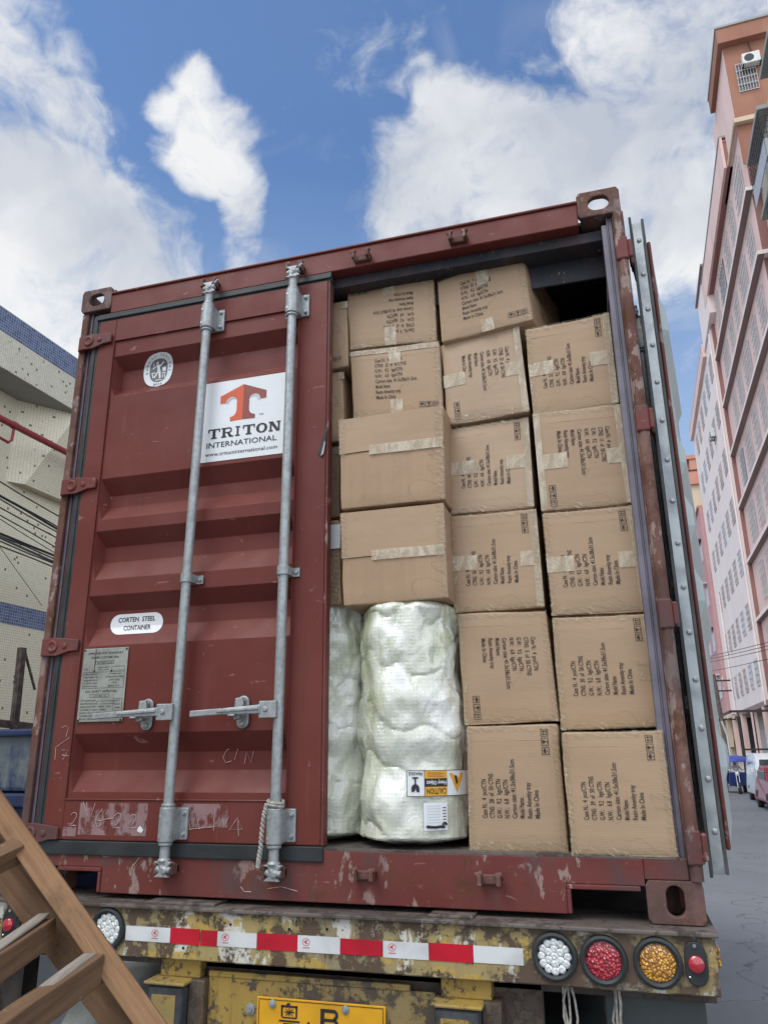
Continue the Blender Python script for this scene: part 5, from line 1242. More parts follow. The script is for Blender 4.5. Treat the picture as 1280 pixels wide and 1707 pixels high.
for yy_ in (.74, 2.05):
    for (xa, xb, xc, xd) in ((.03, .29, .32, .56), (1.88, 2.12, 2.15, 2.41)):
        mb = MB(); mb.lathe((xa + .05, yy_, -.98), (1, 0, 0), [(.28, 0), (.28, (xd - xa) - .1)], 28); wh = mb.build('wheel', 'dark steel', tr, smooth=True)
        tyre(xa, xb, yy_, -.98, .51, mat='dusty tyre' if xa < 1 else 'tyre'); tyre(xc, xd, yy_, -.98, .51, mat='dusty tyre' if xa < 1 else 'tyre')
    mb = MB(); mb.tube([(.2, yy_, -.98), (2.24, yy_, -.98)], .075, 14); mb.build('axle', 'dark steel', tr, smooth=True)
# mudguards and flaps
def guard(x0, x1, mat):
    mb = MB(); n = 16; vs = []
    for k in range(n + 1):
        a_ = R_(205 - k * 11.5); vs += [(x0, .74 + .60 * math.cos(a_), -.98 + .60 * math.sin(a_)), (x1, .74 + .60 * math.cos(a_), -.98 + .60 * math.sin(a_))]
    mb.add(vs, [(2 * k, 2 * k + 1, 2 * k + 3, 2 * k + 2) for k in range(n)]); o_ = mb.build('mudguard', mat, tr, smooth=True); s_ = o_.modifiers.new('s', 'SOLIDIFY'); s_.thickness = .004
guard(.02, .60, 'dusty tyre'); guard(1.86, 2.41, 'mudflap')
mb = MB(); mb.box(2.13, 2.41, .075, .083, -.95, -.205); mb.build('mudflap', 'mudflap', tr)
mb = MB(); mb.box(1.90, 1.935, .10, .14, -.62, -.166); mb.box(2.118, 2.13, .2, .24, -.7, -.166); mb.build('flap_bracket', 'brown trailer paint', tr)
mb = MB()
rs = random.Random(5)
for cx in (2.025, 2.165):
    for k in range(4):
        x = cx + rs.uniform(-.012, .012); p = [(x, -.01, -.165)]
        for j in range(1, 8): p.append((x + rs.uniform(-.012, .012) + (.02 * (k - 1.5)) * j / 7, -.01 + rs.uniform(-.01, .01), -.165 - j * .045))
        mb.tube(p, .0035, 6)
ob = mb.build('hanging_rope', 'rope fibre', tr)

# ================================================================ WOODEN FRAME IN FRONT
wd = thing('timber_frame', (1.35, -1.15, -H0), 'weathered brown timber trestle frame leaning in front of the left end of the trailer', 'wooden trestle')
def plank(a, b, w_, t, mat, up=(0, -1, 0), name='plank', nseg=14, seed=0):
    """sawn plank; its own X axis follows the grain"""
    a = Vector(a); b = Vector(b); d = (b - a); L = d.length; d.normalize(); upv = Vector(up)
    nrm_ = (upv - d * upv.dot(d)).normalized(); wid = nrm_.cross(d).normalized()
    me = bpy.data.meshes.new(name); bm = bmesh.new()
    rings = []
    for i in range(nseg + 1):
        x = L * i / nseg; rg = []
        for (q, s_) in ((-1, -1), (1, -1), (1, 1), (-1, 1)):
            jx = noise.noise(Vector((x * 5, q * 3 + seed, s_ * 3))) * .0022
            rg.append(bm.verts.new((x, q * w_ / 2 + jx, s_ * t / 2 + jx)))
        rings.append(rg)
    for i in range(nseg):
        for k in range(4): bm.faces.new((rings[i][k], rings[i][(k + 1) % 4], rings[i + 1][(k + 1) % 4], rings[i + 1][k]))
    bm.faces.new(rings[0][::-1]); bm.faces.new(rings[-1]); bmesh.ops.recalc_face_normals(bm, faces=bm.faces); bm.to_mesh(me); bm.free()
    me.materials.append(M[mat]); o_ = bpy.data.objects.new(name, me); col.objects.link(o_); o_.parent = wd
    mtx = Matrix((( d.x, wid.x, nrm_.x, 0), (d.y, wid.y, nrm_.y, 0), (d.z, wid.z, nrm_.z, 0), (0, 0, 0, 1)))
    P = Vector((a.x, a.y, a.z + H0)) - ORG[wd.name]
    o_.matrix_local = Matrix.Translation(P) @ mtx
    b_ = o_.modifiers.new('bevel', 'BEVEL'); b_.width = .003; b_.segments = 2
    return o_
def along(p, q, z_end, ext):
    d = (q - p).normalized(); return p - d * ext, q + d * ((z_end - q.z) / d.z)
yA = -1.10
A1 = hit(-15, 1330, yA); A2 = hit(250, 1707, yA); a_, b_ = along(A1, A2, -H0 + .02, .12)
plank(a_, b_, .046, .060, 'pale timber', (.42, -1, .42), 'leg', 26, 1)
B1 = hit(-18, 1412, yA + .05); B2 = hit(213, 1712, yA + .05); a_, b_ = along(B1, B2, -H0 + .02, .12)
plank(a_, b_, .062, .050, 'dark timber', (.2, -1, .1), 'leg', 26, 2)
plank(hit(-60, 1462, -1.22), hit(32, 1418, -1.115), .036, .050, 'dark timber', (.1, -1, .5), 'rung', 8, 3)
plank(hit(-70, 1655, -1.40), hit(80, 1553, -1.10), .040, .050, 'dark timber', (.15, -1, .5), 'rung', 10, 4)
plank(hit(-20, 1745, -1.48), hit(158, 1614, -1.125), .042, .052, 'dark timber', (.15, -1, .5), 'rung', 12, 5)
plank(hit(-24, 1722, -1.487), hit(150, 1592, -1.133), .030, .006, 'grey timber', (.05, -.55, 1), 'weathered_face', 12, 6)
plank(hit(-74, 1632, -1.405), hit(74, 1524, -1.105), .028, .006, 'grey timber', (.05, -.55, 1), 'weathered_face', 12, 7)

# ================================================================ street frame: off = metres right of the camera's street line, s = metres along, h above road
AZ = R_(1.4538868); DS = Vector((math.sin(AZ), math.cos(AZ), 0)); DN = Vector((math.cos(AZ), -math.sin(AZ), 0)); C0 = Vector((CAM.x, CAM.y, 0))
def S(off, s, h): p = C0 + DN * off + DS * s; return Vector((p.x, p.y, h - H0))
class SF:
    def __matmul__(s_, p): return S(p.x, p.y, p.z)
SFR = SF()
def sthing(name, off, s, label, cat, group=None, h=0):
    p = S(off, s, h); return thing(name, (p.x, p.y, p.z), label, cat, group)

# ---- left tiled building
lbg = sthing('tiled_building', -8, 8, 'cream mosaic tiled building with missing tiles, blue tile bands and an overhanging parapet', 'building')
mb = MB(SFR); mb.box(-14, -6.42, -12, 30, 3.58, 5.89); mb.box(-14, -6.42, -12, 30, 0, 3.36); mb.build('wall', 'cream mosaic tiles', lbg)
mb = MB(SFR); mb.box(-14, -6.415, -12, 30, 3.36, 3.58); mb.build('blue_band', 'blue mosaic tiles', lbg)
mb = MB(SFR); mb.box(-14, -6.0, -12, 30, 5.89, 6.28); mb.build('parapet', 'worn mosaic tiles', lbg)
mb = MB(SFR); mb.box(-14, -5.995, -12, 30, 6.28, 6.54); mb.build('parapet_blue_band', 'blue mosaic tiles', lbg)
mb = MB(SFR); mb.box(-6.42, -6.02, -12, 30, 5.885, 5.8895); mb.build('soffit', 'grey concrete', lbg)
mb = MB(SFR); mb.hexa([Vector(p) for p in ((-6.42, 6.35, 4.9), (-6.3, 6.5, 4.9), (-6.3, 7.3, 4.9), (-6.42, 7.3, 4.9), (-6.42, 6.35, 5.885), (-6.05, 6.9, 5.885), (-6.05, 7.3, 5.885), (-6.42, 7.3, 5.885))]); mb.build('bracket', 'cream mosaic tiles', lbg)
# red pipe
mb = MB(SFR); mb.tube([(-5.99, -6, 5.33), (-5.99, 12, 5.33)], .036, 14); rp = mb.build('red_pipe', 'red pipe paint'); tag(rp, 'thick red pipe running along the tiled wall', 'pipe')
mb = MB(SFR); mb.tube([(-5.99, 5.93, 5.33), (-5.99, 5.92, 5.16), (-6.0, 5.89, 5.125), (-6.0, 5.6, 5.14), (-6.0, 2, 5.14)], .015, 10); mb.tube([(-5.99, 5.90, 5.33), (-5.99, 5.95, 5.33)], .042, 12)
o_ = mb.build('branch_pipe', 'red pipe paint', rp)
# cables in front of the wall
CB = [((0, 803), (100, 862), .010), ((0, 826), (96, 880), .009), ((0, 829), (97, 884), .016), ((0, 835), (97, 890), .010), ((0, 849), (93, 900), .009), ((0, 864), (90, 915), .008), ((0, 872), (90, 926), .006),
      ((0, 894), (85, 930), .016), ((0, 900), (85, 935), .010), ((0, 904), (85, 940), .016), ((0, 909), (85, 945), .009), ((0, 918), (82, 950), .009), ((0, 912), (70, 1010), .004)]
for i, (p0, p1, r) in enumerate(CB):
    off = -5.6
    def fac(px, py):
        d = rayd(px, py); t = off / d.dot(DN); P = CAM + d * t; q = P - Vector((CAM.x, CAM.y, 0)); return q.dot(DS), P.z
    s0, h0 = fac(*p0); s1, h1 = fac(*p1); sl = (h1 - h0) / (s1 - s0); mb = MB(SFR); pts = []
    for k in range(25):
        s_ = s0 - 3 + (s1 - s0 + 9) * k / 24; hh = h0 + sl * (s_ - s0) + (.0 if i == 12 else .02 * math.sin(s_ * 1.7 + i) * max(-1.0, min(0.0, (s_ - s0) * (s_ - s1)))) + .006 * math.sin(s_ * 4 + i * 2)
        pts.append((off + .01 * i, s_, hh))
    if i == 12: pts = [(off, s0 + (s1 - s0) * k / 10, h0 + (h1 - h0) * k / 10) for k in range(11)]
    mb.tube(pts, r * .75, 6)
    o_ = mb.build('overhead_cable', 'cable black' if i % 3 else 'cable grey')
    tag(o_, ['topmost thin cable before the tiled wall, alone above the upper bundle', 'upper edge cable of the upper bundle before the tiled wall', 'thickest black cable in the upper bundle before the tiled wall', 'lowest cable of the upper bundle before the tiled wall', 'first single cable just below the upper bundle', 'second single cable below the upper bundle', 'thinnest single cable midway between the two bundles',
     'thick top cable of the lower bundle before the tiled wall', 'thin cable just under the thick top one of the lower bundle', 'second thick cable, in the middle of the lower bundle', 'thin cable under the middle of the lower bundle', 'lowest sagging cable before the tiled wall', 'thin stay wire slanting down across the tiled wall'][i], 'cable', 'cables in front of the tiled wall' if i < 12 else None)
# steel stand and blue bin
st = sthing('steel_stand', -5.0, 5.9, 'rusty angle iron stand with a diagonal brace before the tiled wall', 'metal stand')
def fl(px, py, off):
    d = rayd(px, py); t = off / d.dot(DN); P = CAM + d * t; q = P - Vector((CAM.x, CAM.y, 0)); return (off, q.dot(DS), P.z)
a_ = fl(37, 1080, -5.); b_ = fl(24, 1206, -5.); mb = MB(SFR); mb.bar(a_, b_, .055, .05, (1, 0, 0)); mb.bar((a_[0], a_[1], a_[2]), (b_[0], a_[1] - .02, b_[2] - 1.9), .02, .02, (1, 0, 0)); mb.build('upright', 'rusty angle iron', st)
mb = MB(SFR); mb.bar(fl(41, 1085, -4.99), fl(58, 1150, -4.99), .016, .016, (1, 0, 0)); mb.build('brace', 'rusty angle iron', st)
a_ = fl(-30, 1203, -5.); b_ = fl(60, 1213, -5.); mb = MB(SFR); mb.bar(a_, b_, .06, .045, (1, 0, 0)); mb.build('shelf_rail', 'rusty angle iron', st)
mb = MB(SFR); mb.box(-5.05, -4.95, b_[1], b_[1] + .05, 0, b_[2]); mb.box(-5.05, -4.95, a_[1] - .3, a_[1] - .25, 0, a_[2]); mb.build('post', 'rusty angle iron', st)
bn = thing('blue_bin', (-1.3, 1.3, -H0), 'faded blue steel bin with a ribbed rim beside the tiled wall', 'bin')
a_ = hit(45, 1222, .5); 
mb = MB(); mb.box(-2.1, -.30, .55, 2.0, .33, .60); mb.build('upper_panel', 'blue bin paint', bn, bevel=.02)
mb = MB(); mb.box(-2.12, -.27, .52, 2.03, .58, .615); mb.box(-2.12, -.27, .50, 2.03, .265, .325); mb.build('rim', plain('blue rim paint', (.014, .028, .085), .45, 0, .3), bn, bevel=.01)
mb = MB(); mb.box(-2.08, -.32, .58, 1.98, -.22, .264); mb.build('lower_body', plain('dark blue paint', (.012, .028, .10), .5, 0, .3), bn, bevel=.01)
for x in (-1.9, -.55):
    for y in (.8, 1.8): mb = MB(); mb.box(x - .05, x + .05, y - .05, y + .05, -H0, -.22); mb.build('foot', 'dark steel', bn)

# ---- right: pink apartment block
def rect_window(mbw, mbg, s0, s1, h0, h1, off, bars=4, rows=4, depth=.10, hood=None):
    mbw.box(off - .006, off + .06, s0, s1, h0, h1)
    for i in range(bars + 1):
        s_ = s0 + (s1 - s0) * i / bars; mbg.box(off - .09, off - .07, s_ - .012, s_ + .012, h0, h1)
    for j in range(rows + 1):
        h_ = h0 + (h1 - h0) * j / rows; mbg.box(off - .092, off - .068, s0, s1, h_ - .012, h_ + .012)
pk = sthing('pink_apartment_block', 11, 42, 'pink stuccoed apartment block with projecting floor ledges, barred windows and a stair tower on top', 'building')
OF = 7.32; S0, S1 = 33.6, 50.2
mb = MB(SFR); mb.box(OF, OF + 12, S0, S1, 4.75, 30.6); mb.build('wall', 'pink stucco', pk)
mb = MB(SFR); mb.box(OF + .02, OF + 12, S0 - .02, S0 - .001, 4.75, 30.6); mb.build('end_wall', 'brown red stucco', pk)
mb = MB(SFR); mb.box(OF + 1.7, OF + 12, S0, S1, 0, 4.745); mb.build('ground_floor_wall', 'beige stucco', pk)
LED = [26.7, 23.25, 19.85, 16.35, 12.85, 9.3]
for h_ in LED:
    mb = MB(SFR); mb.box(OF - .30, OF, S0 - .42, S1, h_ - .10, h_ + .10); mb.box(OF, OF + 2, S0 - .42, S0 - .02, h_ - .10, h_ + .10); mb.build('ledge', 'pale pink stucco', pk)
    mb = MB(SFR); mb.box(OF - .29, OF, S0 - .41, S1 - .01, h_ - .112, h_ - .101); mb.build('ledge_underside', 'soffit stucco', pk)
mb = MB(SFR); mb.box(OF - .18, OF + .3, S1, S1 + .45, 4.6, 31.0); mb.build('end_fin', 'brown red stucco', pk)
mb = MB(SFR); mb.box(OF - .42, OF - .30, 36.4, S1 + .1, 30.6, 32.5); mb.build('eave_fascia', 'pink stucco', pk)
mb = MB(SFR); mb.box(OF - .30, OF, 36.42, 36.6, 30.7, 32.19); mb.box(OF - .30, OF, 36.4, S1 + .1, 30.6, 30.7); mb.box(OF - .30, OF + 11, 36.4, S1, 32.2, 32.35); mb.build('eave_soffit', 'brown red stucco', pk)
mb = MB(SFR); mb.box(OF - .46, OF + .1, 36.4, S1 + .15, 32.5, 32.62); mb.build('eave_capping', 'grey concrete', pk)
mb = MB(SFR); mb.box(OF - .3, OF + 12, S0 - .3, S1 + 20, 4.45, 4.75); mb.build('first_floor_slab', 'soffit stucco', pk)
mbw, mbg, mbs = MB(SFR), MB(SFR), MB(SFR)
LV = [4.75] + LED[::-1] + [30.6]
rs = random.Random(9)
for i in range(len(LV) - 1):
    h0, h1 = LV[i] + .75, LV[i + 1] - .75
    s_ = S0 + 1.0; k = 0
    while s_ < S1 - 2.2:
        wd_ = 1.5 if (k + i) % 3 else 2.3
        w1 = MB(SFR); g1 = MB(SFR); rect_window(w1, g1, s_, s_ + wd_, h0, h1, OF, 4 if wd_ < 2 else 6, 5)
        wo = w1.build('window', 'window with grille' if rs.random() < .8 else 'dark glass', pk); g1.build('window_grille', 'grille metal', wo)
        s_ += wd_ + 1.15; k += 1
# stair tower
tw = (33.6, 37.4)
mb = MB(SFR); mb.box(OF - .12, OF + 9, tw[0], tw[1] + 2, 30.6, 35.4); mb.build('stair_tower', 'pink stucco', pk)
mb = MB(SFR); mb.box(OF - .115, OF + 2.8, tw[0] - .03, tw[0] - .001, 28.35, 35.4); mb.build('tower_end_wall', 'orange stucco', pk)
mb = MB(SFR); mb.box(OF - .36, OF + 9, tw[0] - .42, tw[1] + .4, 35.4, 36.3); mb.build('tower_parapet', 'orange stucco', pk)
mb = MB(SFR); mb.box(OF - .40, OF + 9, tw[0] - .48, tw[1] + .46, 36.3, 36.42); mb.build('tower_coping', 'grey concrete', pk)
mb = MB(SFR); mb.box(OF - .24, OF - .12, tw[0] - .1, tw[1], 30.65, 30.85); mb.box(OF - .24, OF + 2., tw[0] - .30, tw[0] - .05, 30.6, 30.85); mb.build('tower_band', 'cream stucco', pk)
w1, g1 = MB(SFR), MB(SFR)
w1.box(7.62, 8.45, tw[0] - .05, tw[0] - .03, 32.5, 34.1)
for i in range(8): g1.box(7.60 + i * .124, 7.62 + i * .124, tw[0] - .12, tw[0] - .10, 32.45, 34.15)
for i in range(5): g1.box(7.58, 8.49, tw[0] - .125, tw[0] - .105, 32.45 + i * .42, 32.48 + i * .42)
wo = w1.build('tower_window', 'dark glass', pk); g1.build('window_grille', 'grille metal', wo)
mb = MB(SFR); mb.tube([(8.6, 35.5, 36.3), (8.5, 35.5, 37.7)], .09, 10); vp = mb.build('vent_pipe', 'off white metal', pk)
# fin on the facade, joint brown band on the step face
def ac_unit(off, s, h, facing, label):
    r_ = sthing('air_conditioner', off, s, label, 'air conditioner', 'outdoor air conditioning units on the facades', h)
    mb = MB(SFR)
    if facing == 's': mb.box(off - .40, off + .40, s - .32, s, h, h + .62)
    else: mb.box(off - .34, off, s - .42, s + .42, h, h + .62)
    mb.build('casing', 'off white metal', r_, bevel=.03)
    mb = MB(SFR)
    if facing == 's':
        p = S(off - .1, s - .32, h + .31); mb2 = MB(); mb2.lathe(p, -DS, [(.22, 0), (.22, .01), (.2, .015), (0, .015)], 20); mb2.build('fan_grille', 'fan black', r_)
        mb.box(off - .42, off - .36, s - .36, s, h - .06, h - .02); mb.box(off + .36, off + .42, s - .36, s, h - .06, h - .02)
    else:
        p = S(off - .34, s, h + .31); mb2 = MB(); mb2.lathe(p, -DN, [(.22, 0), (.22, .01), (.2, .015), (0, .015)], 20); mb2.build('fan_grille', 'fan black', r_)
        mb.box(off - .38, off, s - .40, s - .34, h - .06, h - .02); mb.box(off - .38, off, s + .34, s + .40, h - .06, h - .02)
    mb.tube([(off, s - .02, h + .3), (off + .1, s - .05, h + 1.0), (off + .05, s - .03, h + 1.5)], .03, 6)
    mb.build('wall_bracket', 'fan black', r_)
ac_unit(8.30, 33.5, 33.8, 's', 'pale air conditioner hung on the orange stair tower')
# beige neighbour nearer to us
bg_ = sthing('beige_apartment_block', 12, 28, 'beige apartment block with caged balconies at the right edge', 'building')
OB = 7.72
mb = MB(SFR); mb.box(OB, OB + 10, 20, S0 - .03, 0, 28.3); mb.build('wall', 'beige stucco', bg_)
for (h_, sa, sb) in ((28.3, 22.0, 28.4), (28.0, 29.7, 33.2), (24.4, 28.4, 32.4), (20.8, 25.0, 30), (17.2, 22, 27)):
    mb = MB(SFR); mb.box(OB - .47, OB, sa, sb, h_ - .10, h_ + .10); mb.build('canopy_slab', 'grey concrete', bg_)
for (h_, sa, sb) in ((24.9, 29.0, 32.3), (21.3, 26.6, 30.6), (17.7, 24, 27.4)):
    mb = MB(SFR); mb.box(OB - .60, OB - .57, sa, sb, h_, h_ + .9); mb.box(OB - .6, OB, sa, sa + .03, h_, h_ + .9); cg = mb.build('balcony_mesh_panel', plain('perforated metal', (.40, .41, .44), .6, .1, .35, 40), bg_)
    mb = MB(SFR)
    n = int((sb - sa) / .22)
    for i in range(n + 1): mb.box(OB - .60, OB - .58, sa + (sb - sa) * i / n - .012, sa + (sb - sa) * i / n + .012, h_ + .9, h_ + 2.3)
    for i in range(6): mb.box(OB - .605, OB - .575, sa, sb, h_ + .9 + i * .28, h_ + .92 + i * .28); mb.box(OB - .6, OB, sa, sa + .02, h_ + .9 + i * .28, h_ + .92 + i * .28)
    for i in range(4): mb.box(OB - .6 + i * .15, OB - .58 + i * .15, sa, sa + .02, h_ + .9, h_ + 2.3)
    mb.build('balcony_cage', 'dark grille metal', bg_)
    mb = MB(SFR); mb.box(OB - .02, OB + .02, sa + .3, sb - .3, h_ + .2, h_ + 2.2); mb.build('window', 'dark glass', bg_)
# far pale block
OF = 6.92
fb = sthing('pale_apartment_block', 12, 60, 'long pale pink apartment block further down the street', 'building')
T1 = 70.7; A0 = S1 + .46
mb = MB(SFR); mb.box(OF + .12, OF + 12, A0, T1, 4.6, 29.3); mb.build('wall', 'pale pink stucco', fb)
mb = MB(SFR); mb.box(OF - .12, OF + .12, 54.0, T1 - .1, 28.9, 29.8); mb.box(OF - .14, OF + 11.9, 54, T1 - .1, 29.8, 29.9); mb.build('parapet', 'pink stucco', fb)
mb = MB(SFR); mb.box(OF + .0, OF + 10, 48.6, 53.95, 29.3, 32.9); mb.build('roof_room', 'pale pink stucco', fb)
mb = MB(SFR); mb.box(OF - .15, OF + 10, 48.6, 54.1, 32.9, 33.05); mb.build('roof_room_cap', 'soffit stucco', fb)
mb = MB(SFR); mb.box(OF + 1.7, OF + 12, A0, T1, 0, 4.595); mb.build('ground_floor_wall', 'beige stucco', fb)
for i in range(7):
    h0 = 5.7 + i * 3.45; s_ = A0 + 1.2; k = 0
    while s_ < T1 - 2:
        w1 = MB(SFR); w1.box(OF + .08, OF + .14, s_, s_ + 1.5, h0, h0 + 1.6)
        wo = w1.build('window', 'window with grille' if rs.random() < .7 else 'light glass', fb)
        g1 = MB(SFR)
        for j in range(4): g1.box(OF + .03, OF + .05, s_, s_ + 1.5, h0 + .25 + j * .4, h0 + .28 + j * .4)
        g1.build('window_grille', 'grille metal', wo); s_ += 2.9; k += 1
ac_unit(OF + .12, 55.6, 23.2, 'w', 'air conditioner on the pale block, beside the long pink fin')
mb = MB(SFR); mb.tube([(OF + .06, A0 + .3, 4.5), (OF + .06, A0 + .3, 29)], .05, 8); mb.build('drainpipe', 'pale pink stucco', fb); mb = MB(SFR); mb.tube([(OF + .0, 66.5, 4.6), (OF + .0, 66.5, 14)], .06, 8)
mb.build('drainpipe', 'pale pink stucco', fb)
# ground-floor posts and shopfronts
for s_ in (37, 42, 47, 52.5, 58, 64, 70):
    mb = MB(SFR); mb.box(OF + .05, OF + .4, s_ - .2, s_ + .2, 0, 4.45); mb.build('arcade_post', 'pink stucco', pk if s_ < 50 else fb)
    mb = MB(SFR); mb.box(OF + 1.66, OF + 1.72, s_ + .8, s_ + 3.6, .4, 3.4); mb.build('shop_shutter', 'dark glass' if int(s_) % 2 else 'grille metal', pk if s_ < 50 else fb)
# third block, redder
tb = sthing('red_apartment_block', 12, 85, 'dusky red apartment block beyond the pale one with cages on its front', 'building')
mb = MB(SFR); mb.box(OF - .2, OF + 12, T1 + .05, 100, 4.8, 22.6); mb.build('wall', 'red stucco', tb)
mb = MB(SFR); mb.box(OF - .34, OF + 12, T1 + .05, 100, 22.6, 22.8); mb.build('coping', 'cornice stucco', tb)
mb = MB(SFR); mb.box(OF - .3, OF + 12, T1 + .05, 100, 4.5, 4.8); mb.box(OF - .24, OF + .0, T1 + .05, 100, 2.2, 2.8); mb.build('ground_floor_band', 'cream stucco', tb)
mb = MB(SFR); mb.box(OF + .1, OF + 11, T1 + .1, 100, 0, 4.5); mb.build('ground_floor_wall', 'dark glass', tb)
for i in range(8): mb = MB(SFR); mb.box(OF - .25, OF + .1, T1 + 1 + i * 3.4, T1 + 1.5 + i * 3.4, 0, 4.5); mb.build('arcade_post', 'cream stucco', tb)
for i in range(4):
    for k in range(7):
        s_ = T1 + 2 + k * 4; h0 = 6.2 + i * 4.0
        w1 = MB(SFR); w1.box(OF - .24, OF - .1, s_, s_ + 1.8, h0, h0 + 1.6); wo = w1.build('window', 'light glass', tb)
        g1 = MB(SFR); g1.box(OF - .5, OF - .2, s_ - .2, s_ + 2.0, h0 + 1.9, h0 + 2.0); g1.build('window_hood', 'dark steel' if (i + k) % 2 else 'off white metal', wo)
for (s_, h_) in ((83.5, 19.0), (84.5, 15.6)):
    mb = MB(SFR)
    for i in range(5): mb.box(OF - .8, OF - .2, s_ + i * .5, s_ + .04 + i * .5, h_, h_ + 2.2)
    for i in range(4): mb.box(OF - .82, OF - .78, s_, s_ + 2.05, h_ + i * .7, h_ + .06 + i * .7)
    mb.build('window_cage', 'off white metal', tb)
# beige building that closes the street
cb = sthing('cream_building', 14, 120, 'cream building with an orange cornice closing the far end of the street', 'building')
mb = MB(SFR); mb.box(7.6, 20, 115, 130, 0, 39.0); mb.build('wall', 'cream stucco', cb)
mb = MB(SFR); mb.box(7.2, 20.3, 114.5, 130, 39.0, 41.0); mb.box(10.6, 14, 116, 120, 41.2, 43.4); mb.box(10.2, 14.2, 115.8, 120.3, 43.4, 44.0); mb.build('cornice', 'cornice stucco', cb)
mb = MB(SFR); mb.box(7.15, 20.4, 114.4, 130, 41.0, 41.2); mb.build('coping', 'dark steel', cb)
mb = MB(SFR); mb.box(8.0, 20, 114.0, 114.9, 31.0, 33.0); mb.build('balcony', 'cornice stucco', cb)
# low blocks further along the left of the far street end
lb_ = sthing('distant_block', 4, 170, 'low hazy building at the very end of the street', 'building')
mb = MB(SFR); mb.box(-10, 30, 175, 190, 0, 14); mb.build('wall', 'pale pink stucco', lb_); mb = MB(SFR)
for i in range(10): mb.box(-8 + i * 3.6, -6 + i * 3.6, 174.9, 175, 2, 4.4); mb.box(-8 + i * 3.6, -6 + i * 3.6, 174.9, 175, 7, 9.4)
mb.build('window', 'dark glass', lb_)

# ---- utility pole
up = sthing('utility_pole', 5.3, 60, 'dark utility pole with crossarms and insulators on the right of the street', 'utility pole')
mb = MB(SFR); mb.tube([(5.45, 60, 0), (5.15, 60, 7.1)], [.19, .13], 12); mb.build('pole_shaft', 'utility pole', up)
for h_ in (6.6, 5.9, 3.95):
    mb = MB(SFR); mb.box(4.3, 6.2, 59.9, 60.0, h_, h_ + .10); mb.build('crossarm', 'dark steel', up)
    mb = MB(SFR)
    for x in (4.4, 4.8, 5.7, 6.1): mb.tube([(x, 59.95, h_ + .1), (x, 59.95, h_ + .32)], .05, 8)
    mb.build('insulator', 'insulator', up)
mb = MB(SFR); mb.tube([(5.55, 59.8, 0), (5.5, 59.8, 2.9), (5.25, 59.7, 3.9)], .07, 8); mb.build('riser_conduit', 'off white metal', up)
# wires across the street
def fp(px, py, s_):
    d = rayd(px, py); t = s_ / d.dot(DS); P = CAM + d * t; q = P - Vector((CAM.x, CAM.y, 0)); return (q.dot(DN), s_, P.z)
for i, (p0, p1) in enumerate((((1172, 1093), (1290, 1067)), ((1174, 1097), (1290, 1073)), ((1176, 1102), (1290, 1079)), ((1178, 1117), (1290, 1095)))):
    a_, b_ = fp(*p0, 55), fp(*p1, 30); mb = MB(SFR)
    va, vb = Vector(a_), Vector(b_); ext = (vb - va); va = va - ext * .8; vb = vb + ext * .15
    mb.tube([va.lerp(vb, k / 16) - Vector((0, 0, .12 * math.sin(math.pi * k / 16))) for k in range(17)], .014, 5)
    tag(mb.build('overhead_wire', 'cable black'), ['topmost of the wires crossing before the pink buildings', 'second wire down crossing before the pink buildings', 'third wire down crossing before the pink buildings', 'lowest wire, set apart, crossing before the pink buildings'][i], 'wire', 'wires crossing before the pink buildings')
# steel porch frame by the arcade
pf = sthing('steel_canopy', 6.2, 52, 'dark steel canopy frame projecting from the arcade over the pavement', 'canopy')
mb = MB(SFR); mb.box(4.9, 7.0, 50, 50.1, 4.05, 4.18); mb.box(4.9, 5.0, 50, 56, 4.05, 4.18); mb.box(5.3, 7.0, 50.1, 50.2, 1.95, 2.05); mb.build('roof_beam', 'dark grille metal', pf)
mb = MB(SFR)
for x in (5.3, 6.1, 6.95): mb.box(x, x + .07, 50, 50.07, 0, 4.05)
mb.build('post', 'dark grille metal', pf)

